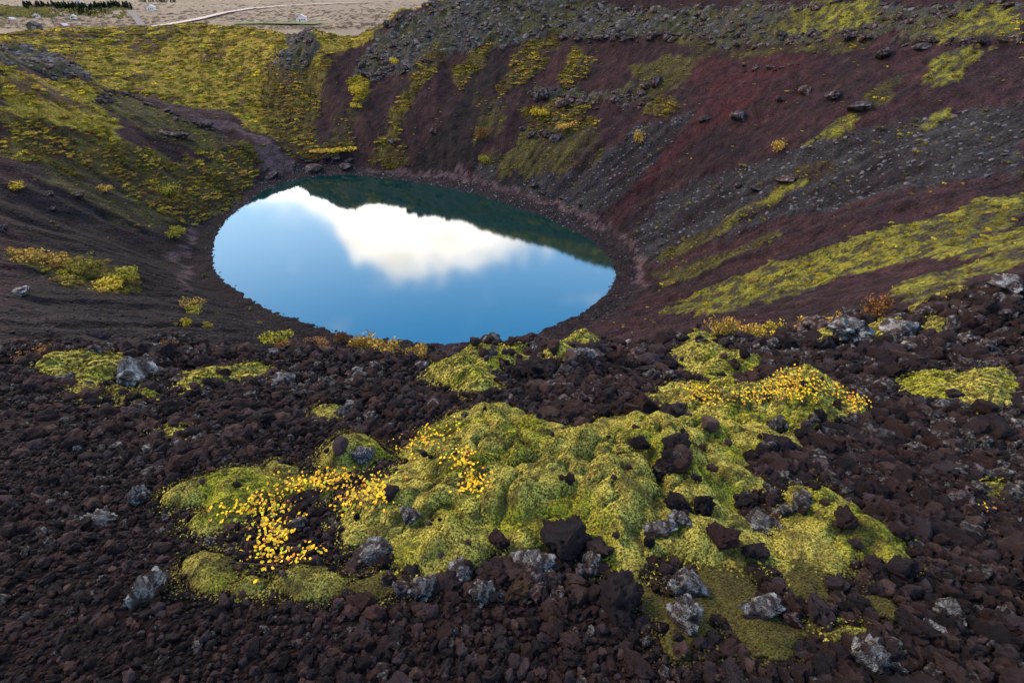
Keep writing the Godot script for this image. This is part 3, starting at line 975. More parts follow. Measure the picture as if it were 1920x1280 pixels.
# patches of dwarf willow: centre and half size in pixels, tilt of the patch, leaves, label
const WILLOWS := [
	[520, 990, 34, 66, .45, 120, "densest golden dwarf willow patch trailing over dark gravel and moss edge"],
	[470, 950, 50, 18, -.3, 34, "thin golden willow runner at the tip of the dense patch"],
	[605, 905, 75, 16, -.12, 80, "golden orange willow streak along the back of the dense patch"],
	[660, 935, 34, 20, -.3, 30, "scattered yellow willow leaves between the streak and a bright sprig"],
	[710, 922, 24, 24, .3, 36, "bright yellow willow sprig standing on the moss carpet's left edge"],
	[865, 862, 30, 16, .3, 26, "orange and yellow willow sprig in the middle of the moss carpet"],
	[885, 908, 26, 20, .0, 30, "willow sprig with green and orange leaves in a mossy dip"],
	[800, 822, 55, 18, -.3, 34, "sparse yellow leaves on the high left shoulder of the moss carpet"],
	[560, 1040, 40, 14, -.2, 22, "yellow leaves at the lower end of the dense patch beside a moss cushion"],
	[1310, 742, 36, 14, .1, 44, "yellow willow leaves on the shaded left side of the moss mound"],
	[1490, 722, 62, 26, .15, 120, "thick sprinkle of yellow willow leaves on top of the moss mound"],
	[1430, 742, 60, 14, -.1, 46, "orange tinted willow leaves along the front of the moss mound"],
	[1600, 752, 36, 14, .3, 40, "yellow willow leaves at the right foot of the moss mound"],
	[1838, 955, 16, 8, .0, 7, "tiny yellow green sprig alone in coarse gravel"],
	[1180, 655, 18, 10, .0, 12, "small ochre sprig in the grey rubble on the brow"]]

func build_willows() -> void:
	var r := RandomNumberGenerator.new()
	r.seed = 51
	var leaf := leaf_mesh()
	for w in WILLOWS:
		var base := hit_top(w[0], w[1])
		var t := thing("dwarf_willow", w[6], "dwarf willow", base)
		var twigs := [PackedVector3Array(), PackedInt32Array()]
		var last := Vector3.ZERO
		for k in int(w[5] * 3.0):
			var u := r.randfn() * 0.6
			var v := r.randfn() * 0.6
			var c := cos(w[4])
			var s := sin(w[4])
			var q := hit_top(w[0] + (u * w[2]) * c + v * w[3] * s * -1.0, w[1] + u * w[2] * s + v * w[3] * c)
			if q.distance_to(base) > 1.6: continue
			var p := q - base + Vector3.UP * r.randf_range(0.006, 0.035)
			var size := r.randf_range(0.0052, 0.0092) * (1.0 + 0.06 * q.distance_to(EYE))
			var up := Vector3(r.randfn() * 0.5, 1.0, 0.25 + r.randfn() * 0.5).normalized()
			var side := up.cross(Vector3(r.randfn(), 0.1, r.randfn())).normalized()
			var kind := "gold"
			var x := r.randf()
			if x > 0.93: kind = "rust"
			elif x > 0.86: kind = "orange"
			elif x > 0.77: kind = "lime"
			part(t, "leaf", leaf, mats["leaf " + kind], Transform3D(Basis(side, up, side.cross(up)) * size, p))
			tube(twigs, q - base - Vector3.UP * 0.02, p, 0.0012, 0.0009)
			if k % 3 == 0 and k > 0 and last.distance_to(p) < 0.25: tube(twigs, last - Vector3.UP * 0.008, q - base, 0.0016, 0.0012)
			last = q - base
		part(t, "twigs", array_mesh(twigs[0], normals_of(twigs[0], twigs[1]), twigs[1]), mats["twig"])

func leaf_mesh() -> ArrayMesh:
	var v := PackedVector3Array([Vector3(0, 0, -1.0), Vector3(-0.62, 0.16, -0.35), Vector3(0, 0, -0.3), Vector3(0.62, 0.16, -0.35), Vector3(-0.66, 0.18, 0.35), Vector3(0, -0.02, 0.4), Vector3(0.66, 0.18, 0.35), Vector3(0, -0.1, 1.0)])
	var idx := PackedInt32Array([0, 2, 1, 0, 3, 2, 1, 2, 4, 2, 5, 4, 2, 3, 5, 3, 6, 5, 4, 5, 7, 5, 6, 7])
	var flip := PackedInt32Array()
	for i in range(0, idx.size(), 3): flip.append_array([idx[i], idx[i + 2], idx[i + 1]])
	return array_mesh(v, normals_of(v, flip), flip)


# ---------------------------------------------------------------- the bowl: shrubs, boulders, ledges

const LEAF_TINT := [Color(.310, .215, .014), Color(.300, .175, .030), Color(.150, .117, .016), Color(.150, .064, .018), Color(.205, .175, .015), Color(.085, .082, .016)]
const LEAF_WORD := ["golden yellow", "ochre", "olive green", "rust brown", "bright yellow green", "dull green"]

# single bushes: pixel of the foot, width and height in pixels, colour, label
const BUSHES := [
	[1460, 284, 36, 26, 1, "lone round ochre bush on the dark red scree"],
	[1192, 274, 28, 36, 1, "tall orange yellow bush at the lower end of the ledges"],
	[903, 262, 26, 34, 3, "rust brown bush on the edge of the charcoal gully"],
	[740, 122, 20, 18, 0, "yellow bush below the rim rocks"],
	[672, 178, 40, 40, 0, "bright yellow thicket under the rim rocks, upper clump"],
	[664, 205, 32, 26, 0, "bright yellow thicket under the rim rocks, lower clump"],
	[640, 284, 66, 24, 0, "wide golden willow thicket by the far shore, fuller half"],
	[596, 284, 50, 18, 1, "wide golden willow thicket by the far shore, thinner half"],
	[908, 305, 26, 18, 4, "fresh green bush above the far shore stones"],
	[1010, 222, 40, 22, 0, "yellow bush at the foot of the middle ledge"],
	[1060, 240, 60, 28, 1, "ochre thicket below the middle ledge"],
	[505, 640, 80, 34, 4, "bright yellow green bush on the dark slope just below the brow"],
	[530, 652, 60, 22, 3, "brown twiggy bush under the bright yellow green one"],
	[690, 664, 70, 40, 1, "ochre willow bush on the brow at the lake's edge, tallest of a row"],
	[725, 668, 70, 36, 1, "ochre willow bush on the brow in the middle of a row"],
	[770, 668, 60, 30, 1, "ochre willow bush on the brow, low end of a row beside moss"],
	[1350, 632, 60, 46, 1, "pale ochre willow bush beside the moss hump on the brow"],
	[1400, 640, 70, 44, 1, "spreading ochre willow bush between two taller ones"],
	[1450, 636, 80, 40, 0, "golden willow bush with grass at its foot"],
	[1505, 622, 76, 52, 1, "tallest ochre willow bush of the thicket on the right brow"],
	[1570, 612, 70, 38, 1, "thin ochre willow bush beside the white crusted lava block"],
	[1650, 592, 70, 50, 3, "bare twigged rusty willow bush behind the moss caps"],
	[1410, 532, 26, 18, 1, "small orange bush in the moss band on the right slope"],
	[325, 446, 50, 26, 4, "rounded fresh green bush where the lake path climbs"],
	[228, 526, 76, 30, 4, "largest yellow green willow clump on the bare left slope"],
	[165, 512, 70, 28, 2, "olive willow clump uphill of the largest one"],
	[105, 500, 70, 30, 1, "ochre willow clump on the left slope"],
	[45, 492, 80, 26, 1, "pale brown willow clump at the upper end of the strip"],
	[195, 544, 90, 22, 0, "yellow willow clump below the largest one"],
	[130, 532, 70, 18, 2, "thin olive willow strip on the left slope"],
	[360, 574, 50, 20, 1, "ochre bush beside the lake path"],
	[362, 590, 52, 16, 4, "yellow green bush under the one beside the lake path"],
	[350, 612, 30, 22, 0, "upright yellow bush on the dark slope"],
	[390, 612, 36, 12, 2, "low olive bush beside the upright yellow one"],
	[318, 362, 50, 22, 4, "bright yellow green bush on the left flank"],
	[30, 355, 60, 16, 0, "yellow bush high on the left slope"],
	[195, 360, 40, 16, 1, "ochre bush above the sparse slope"],
	[320, 648, 40, 18, 3, "reddish heather tuft behind the black lava tooth"],
	[70, 668, 80, 20, 3, "reddish heather on the humped moss bank"],
	[100, 664, 50, 20, 3, "brown heather at the back of the humped moss bank"],
	[590, 648, 60, 16, 3, "red bilberry patch on the brow beside yellow moss"],
	[640, 640, 30, 26, 3, "thin rusty twigs on the brow above the red bilberry patch"]]

func bush_at(p: Vector3, w: float, h: float, tint: int, k: int, label: String, group := "") -> Node3D:
	var t := thing("willow_bush", label, "bush", p, group)
	var xf := Transform3D(Basis(Vector3.UP, k * 1.7).scaled_local(Vector3.ONE), Vector3.ZERO)
	xf.basis = Basis.from_scale(Vector3(w, h, w * 0.8)) * xf.basis
	part(t, "stems", bush_stems[k % 4], mats["twig"], xf)
	part(t, "foliage", bush_leaves[k % 4], mats["bush %d" % tint], xf)
	return t

var bush_stems := []
var bush_leaves := []
var tussocks := []

func build_bowl() -> void:
	var r := RandomNumberGenerator.new()
	r.seed = 61
	for k in 4:
		bush_stems.append(stems(300 + k, 9, 0.7, 0.8, 0.022))
		bush_leaves.append(leaf_cloud(320 + k, 520, 0.075, 0.9, 8))
		tussocks.append(leaf_cloud(340 + k, 150, 0.17, 0.8, 5))
	var boulders := []
	for k in 6: boulders.append(rock(400 + k, 2, 0.4, 12, 0.8))
	var k := 0
	for b in BUSHES:
		var p := hit(b[0], b[1])
		var d := depth_of(p)
		var w: float = b[2] / FOCAL * d * 0.56
		bush_at(p - Vector3.UP * 0.05, w, b[3] / FOCAL * d * (1.2 if d < 20.0 else (0.45 if b[5].contains("thicket") else 0.85)), b[4], k, b[5])
		k += 1
	# what the zones carry
	var greens := []
	var rocks := []
	var gap := 0.72
	var z := -300.0
	while z < -6.0:
		var x := -200.0
		while x < 150.0:
			var px := x + r.randf_range(-0.5, 0.5) * gap
			var pz := z + r.randf_range(-0.5, 0.5) * gap
			x += gap
			if absf(px) > -pz * 1.06 + 6.0: continue
			if absf(px) < 11.0 and pz > -12.0: continue
			var near := Vector2(px, pz).length()
			var zn := zone_at(px, pz)
			var clump := n_tint.get_noise_2d(px * 2.2, pz * 2.2 + 500.0)
			var green := 0.0
			var stone := 0.0
			var tints := [2, 5]
			var size := r.randf_range(0.35, 0.8)
			var rock_size := r.randf_range(0.12, 0.3)
			match zn:
				MEADOW:
					green = 0.34 if clump > 0.0 else 0.12
					tints = [0, 4, 2, 2, 4, 0] if clump > 0.1 else [1, 2, 5, 2]
					size = r.randf_range(0.6, 1.5)
				SHRUB:
					green = 0.75 if clump > -0.12 else 0.15
					tints = [0, 1, 2, 2, 5] if clump > 0.12 else [2, 5, 1, 3]
					stone = 0.03
					size = r.randf_range(0.45, 1.15)
				YELLOW:
					green = 0.9
					tints = [0, 0, 0, 4]
					size = r.randf_range(0.6, 1.1)
				MOSS:
					green = 0.6 if clump > -0.15 else 0.2
					tints = [4, 2, 2, 5, 0]
					stone = 0.06
					size = r.randf_range(0.3, 0.75)
				ROCK:
					green = 0.2 if clump > 0.0 else 0.05
					tints = [5, 2, 2, 4, 3]
					stone = 0.55
					rock_size = 0.25 + 1.3 * pow(r.randf(), 4.0)
				GRAVEL:
					stone = 0.5
					green = 0.035
					rock_size = 0.10 + 0.42 * pow(r.randf(), 3.0)
				SPARSE:
					green = 0.34 if clump > 0.0 else 0.08
					tints = [4, 2, 0, 2]
					stone = 0.12
					size = r.randf_range(0.25, 0.65)
				BEACH:
					stone = 0.85
					rock_size = 0.08 + 0.34 * pow(r.randf(), 3.0)
				PURPLE:
					stone = 0.2
					rock_size = r.randf_range(0.08, 0.22)
					green = 0.05 if clump > 0.1 else 0.01
					tints = [4, 2, 0]
					size = r.randf_range(0.2, 0.5)
				DARK, RED:
					stone = 0.10
					green = 0.006
			if near < 75.0 and zn in [DARK, PURPLE, BEACH]: stone = 0.32
			if near < 60.0:
				size *= 0.6
				rock_size *= 0.6
			if r.randf() < green:
				var y := ground(px, pz)
				var tall := size * r.randf_range(0.35, 0.75)
				greens.append([size / maxf(near, 8.0), Vector3(px, y - 0.06, pz), size, tall, tints[r.randi() % tints.size()], zn])
			if r.randf() < stone:
				var y := ground(px, pz)
				rocks.append([rock_size / maxf(near, 8.0), spun(Vector3(px, y + rock_size * 0.1, pz), Vector3(rock_size, rock_size * r.randf_range(0.5, 0.9), rock_size), r, 0.5), r.randi() % 6, zn])
		z += gap
	print("bowl: ", greens.size(), " tussocks, ", rocks.size(), " rocks")
	for g in greens:
		if not in_frame(g[1]): g[0] = 0.0
	for q in rocks:
		if not in_frame(q[1].origin): q[0] = 0.0
	greens.sort_custom(func(a, b): return a[0] > b[0])
	rocks.sort_custom(func(a, b): return a[0] > b[0])
	var sets := {}
	for i in greens.size():
		var g: Array = greens[i]
		if i < 220:
			bush_at(g[1], g[2], g[3] * 1.2, g[4], i, "%s %s bush %s" % ["low" if g[3] < 0.35 else "rounded", LEAF_WORD[g[4]], spot_word(g[1])], "low bushes on the crater slopes")
			continue
		var key := i % 4
		if not sets.has(key): sets[key] = [[], []]
		var b := Basis.from_scale(Vector3(g[2], g[3], g[2])) * Basis(Vector3.UP, r.randf() * TAU)
		sets[key][0].append(Transform3D(b, g[1]))
		sets[key][1].append((LEAF_TINT[g[4]] as Color) * r.randf_range(0.6, 1.1) * clampf(0.8 + 1.1 * n_tint.get_noise_2d(g[1].x * 1.1 + 33.0, g[1].z * 1.1), 0.5, 1.5) * (1.3 if g[5] == MEADOW else 1.0))
	for key in sets: many("ground_cover", tussocks[key], mats["bush cover"], sets[key][0], sets[key][1], "low heath, moss and willow scrub covering the crater slopes")
	sets = {}
	for i in rocks.size():
		var q: Array = rocks[i]
		if i < 220:
			var o := solo("slope_boulder", boulders[q[2]], mats["ledge %d" % q[2]], q[1])
			tag(o, ["grey lava boulder %s", "blue grey lava boulder %s", "brown grey lava boulder %s", "dark lava boulder %s", "pale crusted lava boulder %s", "purple grey lava boulder %s"][q[2]] % spot_word(q[1].origin), "boulder", "boulders on the crater slopes")
			continue
		var key: int = q[2]
		if not sets.has(key): sets[key] = [[], []]
		sets[key][0].append(q[1])
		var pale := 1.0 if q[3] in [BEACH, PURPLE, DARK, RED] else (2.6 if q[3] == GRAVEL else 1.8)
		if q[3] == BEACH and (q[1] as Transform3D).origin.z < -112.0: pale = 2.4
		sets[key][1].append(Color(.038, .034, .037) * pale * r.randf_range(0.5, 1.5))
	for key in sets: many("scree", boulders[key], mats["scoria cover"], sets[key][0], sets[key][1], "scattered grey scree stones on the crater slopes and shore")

# ledges of lava: points in pixels, height of the blocks in pixels, label
const LEDGES := [
	[[1052,64, 1120,73, 1250,66, 1400,67, 1530,64, 1640,71], 13, "longest dark lava ledge running under the mossy rim"],
	[[1004,176, 1060,186, 1110,190, 1160,181, 1230,166], 17, "broken grey lava ledge in the middle of the far wall"],
	[[1160,200, 1225,190], 10, "short thin lava ledge beneath the broken grey one"],
	[[1702,76, 1760,79, 1830,84, 1905,77], 18, "overhanging lava ledge with white crust under bright moss"],
	[[664,130, 690,112, 720,100, 760,86, 810,70], 16, "mossy lava band across the shoulder of the far rim"],
	[[702,66, 730,53, 770,36, 810,17, 836,4], 16, "rim crest of pale jointed lava blocks against the plain"],
	[[672,144, 715,132, 760,124, 800,118], 16, "stepped lava outcrop above the yellow thicket"],
	[[0,92, 60,98, 110,112, 150,128], 12, "dark rocky crest of the left ridge in front of the meadow"],
	[[188,192, 235,178, 290,200, 340,224, 400,244], 10, "low rocky spine of the spur above the lake path"],
	[[520,128, 545,92, 570,66, 592,70], 14, "dark rock knoll at the edge of the meadow where a walker stands"],
	[[985,248, 1020,252, 1060,262], 14, "column jointed lava step below the ochre thicket"],
	[[1440,14, 1500,22, 1560,8], 12, "scattered lava knobs in the orange moss at the top"],
	[[1180,26, 1240,20, 1290,34], 13, "grey lava knobs high on the far rim"],
	[[1500,120, 1460,128, 1390,130], 9, "thin dark ledge lying in the red scree"],
	[[560,296, 620,298, 660,302], 10, "row of dark boulders at the far tip of the lake"]]

# blocks that lie alone on the far slopes: pixel, width, height, label
const BLOCKS := [
	[1385, 222, 36, 30, "oval mossy lava block on the red scree"],
	[1505, 172, 40, 22, "dark lava block with mossy top uphill of the red scree"],
	[1462, 188, 24, 20, "small mossy lava block between two larger ones"],
	[1558, 186, 36, 28, "pale crusted lava block beside the mossy strip"],
	[1608, 206, 50, 30, "largest white crusted lava block beside the mossy strip"],
	[1655, 108, 44, 30, "mossy lava block with orange cap below the upper ledge"],
	[1470, 340, 46, 22, "blue grey lava block in the gravel fan"],
	[1385, 350, 20, 16, "small lilac grey block at the left of the gravel fan"],
	[1415, 355, 30, 16, "flat blue grey block in the gravel fan"],
	[1320, 226, 24, 16, "grey block at the edge of the red scree"],
	[342, 258, 40, 20, "grey angular rock on the spur above the lake path"],
	[310, 252, 30, 14, "flat grey rock beside the angular one on the spur"],
	[735, 268, 22, 18, "grey block at the foot of the green strip on the far wall"],
	[810, 248, 20, 14, "pale block in the charcoal gully"],
	[92, 366, 20, 16, "white faced block high on the left slope"],
	[148, 366, 26, 16, "grey slab high on the left slope"],
	[100, 394, 16, 18, "pinkish upright block on the left slope"],
	[4, 430, 24, 18, "dark block at the edge of the bare left slope"],
	[510, 330, 34, 14, "dark flat boulder on the beach where the path arrives"],
	[590, 318, 46, 18, "large dark boulder at the far tip of the lake"],
	[650, 316, 30, 14, "dark boulder beside the red earth at the far tip of the lake"],
	[1055, 372, 16, 12, "pale square block above the far shore path"],
	[1088, 384, 18, 12, "light lilac slab above the far shore path"],
	[1000, 350, 22, 16, "dark cube of lava near the far shore"],
	[1018, 362, 16, 12, "grey cube of lava near the far shore"]]

func build_ledges() -> void:
	var r := RandomNumberGenerator.new()
	r.seed = 71
	var blocks := []
	for k in 6: blocks.append(rock(500 + k, 3, 0.4, 14, 0.9))
	for l in LEDGES:
		var px: Array = l[0]
		var pts := []
		for i in range(0, px.size(), 2): pts.append(hit(px[i], px[i + 1]))
		var t := thing("lava_ledge", l[2], "rock ledge", pts[0])
		for i in pts.size() - 1:
			var a: Vector3 = pts[i]
			var b: Vector3 = pts[i + 1]
			var d := depth_of(a)
			var h: float = l[1] / FOCAL * d * 0.5
			var n := maxi(1, int(Vector2(a.x - b.x, a.z - b.z).length() / (h * 0.9)))
			if Vector2(a.x - b.x, a.z - b.z).length() > 60.0: continue
			for k in n:
				var q := a.lerp(b, (k + r.randf_range(0.1, 0.9)) / n)
				q.x += r.randfn() * h * 0.9
				q.z += r.randfn() * h * 0.9
				q.y = ground(q.x, q.z)
				var s := h * clampf(0.7 * exp(r.randfn() * 0.45), 0.3, 1.6)
				part(t, "block", blocks[r.randi() % 6], mats["ledge %d" % (r.randi() % 6)], spun(q - (pts[0] as Vector3) + Vector3.UP * s * 0.15, Vector3(s * r.randf_range(1.1, 1.9), s * r.randf_range(0.7, 1.2), s * r.randf_range(0.9, 1.4)), r, 0.3))
	for b in BLOCKS:
		var p := hit(b[0], b[1])
		var d := depth_of(p)
		var w: float = b[2] / FOCAL * d * 0.5
		var h: float = b[3] / FOCAL * d * 0.55
		var o := solo("lava_block", blocks[r.randi() % 6], mats["ledge %d" % (r.randi() % 6)], spun(p + Vector3.UP * h * 0.3, Vector3(w * 1.1, h, (w + h) * 0.55), r, 0.2))
		tag(o, b[4], "lava block")


# ---------------------------------------------------------------- the plain: roads, cabins, trees, a walker

func ribbon(px: Array, half: float, y: float, colour: Color) -> ArrayMesh:
	var curve := Curve3D.new()
	for i in range(0, px.size(), 2): curve.add_point(on_level(px[i], px[i + 1], y))
	var v := PackedVector3Array()
	var idx := PackedInt32Array()
	var col := PackedColorArray()
	var pts := curve.get_baked_points()
	var every := maxi(1, pts.size() / 200)
	for i in range(0, pts.size() - 1, every):
		var p := pts[i]
		var d := (pts[mini(i + every, pts.size() - 1)] - p).normalized()
		var s := Vector3(-d.z, 0, d.x) * half
		v.append_array([p + s, p - s])
		col.append_array([colour, colour])
		if v.size() > 2:
			var k := v.size() - 4
			idx.append_array([k, k + 1, k + 2, k + 1, k + 3, k + 2])
	return array_mesh(v, normals_of(v, idx), idx, col)

# cabins: pixel of the foot, width in pixels, wall, roof, label
const CABINS := [
	[23, 42, 15, "timber", "grey", "brown cabin with a pale roof, outermost below the birches"],
	[68, 33, 13, "white", "dark", "small white gabled cabin at the edge of the birch scrub"],
	[104, 43, 14, "timber", "dark", "dark gabled cabin on open heath below the birches"],
	[138, 35, 11, "white", "grey", "low white cabin beside the birch scrub"],
	[122, 54, 16, "red", "grey", "red walled cabin just behind the crater's rim"],
	[66, 55, 24, "dark", "dark", "large black gabled house just behind the crater's rim"],
	[148, 4, 14, "white", "grey", "white house above the conifer belt"],
	[170, 14, 12, "white", "grey", "pale house half hidden by the conifer belt"],
	[284, 19, 17, "white", "grey", "white farmhouse standing alone on the heath between the roads"],
	[566, 40, 22, "white", "white", "long white greenhouse at the end of the green field"],
	[752, 26, 12, "white", "grey", "tiny white house near the rim crest"]]

func build_plain() -> void:
	var r := RandomNumberGenerator.new()
	r.seed = 81
	structure("road", ribbon([285,49, 320,44, 370,35, 420,23, 470,15, 530,10, 600,6.5, 700,3], 4.2, PLAIN + 1.4, Color(.34, .28, .24)), mats["heath"])
	structure("road", ribbon([243,20, 250,28, 258,37, 266,47], 3.0, PLAIN + 1.4, Color(.10, .085, .085)), mats["heath"])
	structure("field", ribbon([440,43, 500,42, 560,42.5, 600,43.5], 9.0, PLAIN + 1.3, Color(.075, .095, .030)), mats["heath"])
	for c in CABINS:
		var p := on_level(c[0], c[1], PLAIN + 0.6)
		var w: float = c[2] / FOCAL * depth_of(p) * 0.8
		cabin(p, w, c[3], c[4], r.randf_range(-0.5, 0.5), c[5])
	# plantation and birch scrub, each one mass
	var conifer := cone_tree(600)
	var xs := []
	var cs := []
	for k in 330:
		var u := r.randf()
		var p := on_level(lerpf(45, 247, u), 16.0 - 5.0 * sin(u * 9.0) * 0.4 + r.randfn() * 2.2, PLAIN)
		var s := r.randf_range(2.5, 8.0)
		xs.append(Transform3D(Basis.from_scale(Vector3(s * 0.7, s, s * 0.7)), p))
		cs.append(Color(.026, .046, .036) * r.randf_range(0.7, 1.4))
	for k in 60:
		var p := on_level(160 + r.randfn() * 22.0, 27.0 + r.randfn() * 2.5, PLAIN)
		var s := r.randf_range(3.0, 6.0)
		xs.append(Transform3D(Basis.from_scale(Vector3(s * 0.45, s, s * 0.45)), p))
		cs.append(Color(.030, .048, .026) * r.randf_range(0.7, 1.4))
	for k in 60:
		var p := on_level(r.randf_range(262, 330), 4.0 + r.randfn() * 0.7, PLAIN)
		xs.append(Transform3D(Basis.from_scale(Vector3(2, 4, 2)), p))
		cs.append(Color(.030, .048, .030) * r.randf_range(0.7, 1.4))
	many("conifer_plantation", conifer, mats["bush cover"], xs, cs, "dark belt of planted conifers on the plain")
	xs = []
	cs = []
	for k in 420:
		var p := on_level(r.randf_range(-10, 235), 25.0 + r.randfn() * 6.0, PLAIN)
		if k < 200: p = on_level(r.randf_range(-10, 90), 24.0 + r.randfn() * 5.0, PLAIN)
		var s := r.randf_range(2.0, 4.5)
		xs.append(Transform3D(Basis.from_scale(Vector3(s * 0.7, s, s * 0.7)), p))
		cs.append(Color(.150, .115, .025).lerp(Color(.07, .075, .03), r.randf()) * r.randf_range(0.7, 1.3))
	many("birch_scrub", tussocks[0], mats["bush cover"], xs, cs, "yellowing birch scrub on the plain")
	xs = []
	cs = []
	for k in 2600:
		var p := on_level(r.randf_range(-20, 830), pow(r.randf(), 0.7) * 54.0, PLAIN - 0.1)
		var s := r.randf_range(0.8, 2.6)
		xs.append(Transform3D(Basis.from_scale(Vector3(s * 1.6, s * 0.4, s * 1.2)), p))
		cs.append(Color(.095, .062, .046).lerp(Color(.12, .095, .05), r.randf()) * r.randf_range(0.7, 1.2))
	many("heath_tussocks", tussocks[1], mats["bush cover"], xs, cs, "brown heath tussocks on the plain")
	walker(hit(605, 68))

func cone_tree(s: int) -> ArrayMesh:
	var r := RandomNumberGenerator.new()
	r.seed = s
	var v := PackedVector3Array()
	var n := PackedVector3Array()
	var idx := PackedInt32Array()
	for k in 150:
		var h := r.randf()
		var a := r.randf() * TAU
		var out := Vector3(cos(a), 0, sin(a))
		var c := out * (1.0 - h) * 0.42 * sqrt(r.randf()) + Vector3.UP * (0.06 + h * 0.9)
		var side := Vector3(-out.z, 0, out.x) * 0.09
		var b := v.size()
		v.append_array([c - side, c + side, c + out * 0.2 - Vector3.UP * 0.08])
		for q in 3: n.append((out + Vector3.UP * 0.8).normalized())
		idx.append_array([b, b + 1, b + 2])
	return array_mesh(v, n, idx)

func cabin(p: Vector3, w: float, wall: String, roof: String, turn: float, label: String) -> void:
	var t := thing("cabin", label, "house", p)
	t.rotation.y = turn
	var d := w * 0.7
	var h := w * 0.28 + 0.8
	var ridge := h + w * 0.26
	var st := SurfaceTool.new()
	st.begin(Mesh.PRIMITIVE_TRIANGLES)
	var a := [Vector3(-w / 2, -0.8, d / 2), Vector3(w / 2, -0.8, d / 2), Vector3(w / 2, -0.8, -d / 2), Vector3(-w / 2, -0.8, -d / 2)]
	for k in 4:
		var p0: Vector3 = a[k]
		var p1: Vector3 = a[(k + 1) % 4]
		var u := Vector3(0, h + 0.8, 0)
		for q in [p0, p0 + u, p1 + u, p0, p1 + u, p1]: st.add_vertex(q)
		if k % 2 == 0:
			for q in [p0 + u, (p0 + p1) / 2 + Vector3(0, ridge + 0.8, 0), p1 + u]: st.add_vertex(q)
	st.generate_normals()
	part(t, "wall", st.commit(), mats["paint " + wall])
	var slope := atan2(ridge - h, w / 2)
	var slab := BoxMesh.new()
	slab.size = Vector3(w * 0.5 / cos(slope) + 0.5, 0.16, d + 0.7)
	for s in [-1.0, 1.0]:
		part(t, "roof", slab, mats["paint " + roof], Transform3D(Basis(Vector3.BACK, -s * slope), Vector3(s * (w / 4 + 0.1), (h + ridge) / 2 + 0.08, 0)))
	var door := BoxMesh.new()
	door.size = Vector3(0.9, 2.0, 0.08)
	part(t, "door", door, mats["paint dark"], Transform3D(Basis(), Vector3(-w * 0.18, 1.0, d / 2 + 0.03)))
	var pane := BoxMesh.new()
	pane.size = Vector3(1.1, 1.0, 0.06)
	var frame := BoxMesh.new()
	frame.size = Vector3(1.4, 1.3, 0.06)
	for x in [0.06, 0.3]:
		var o := part(t, "window", frame, mats["paint grey"], Transform3D(Basis(), Vector3(w * x, 1.5, d / 2 + 0.02)))
		part(o, "pane", pane, mats["glass"], Transform3D(Basis(), Vector3(0, 0, 0.012)))

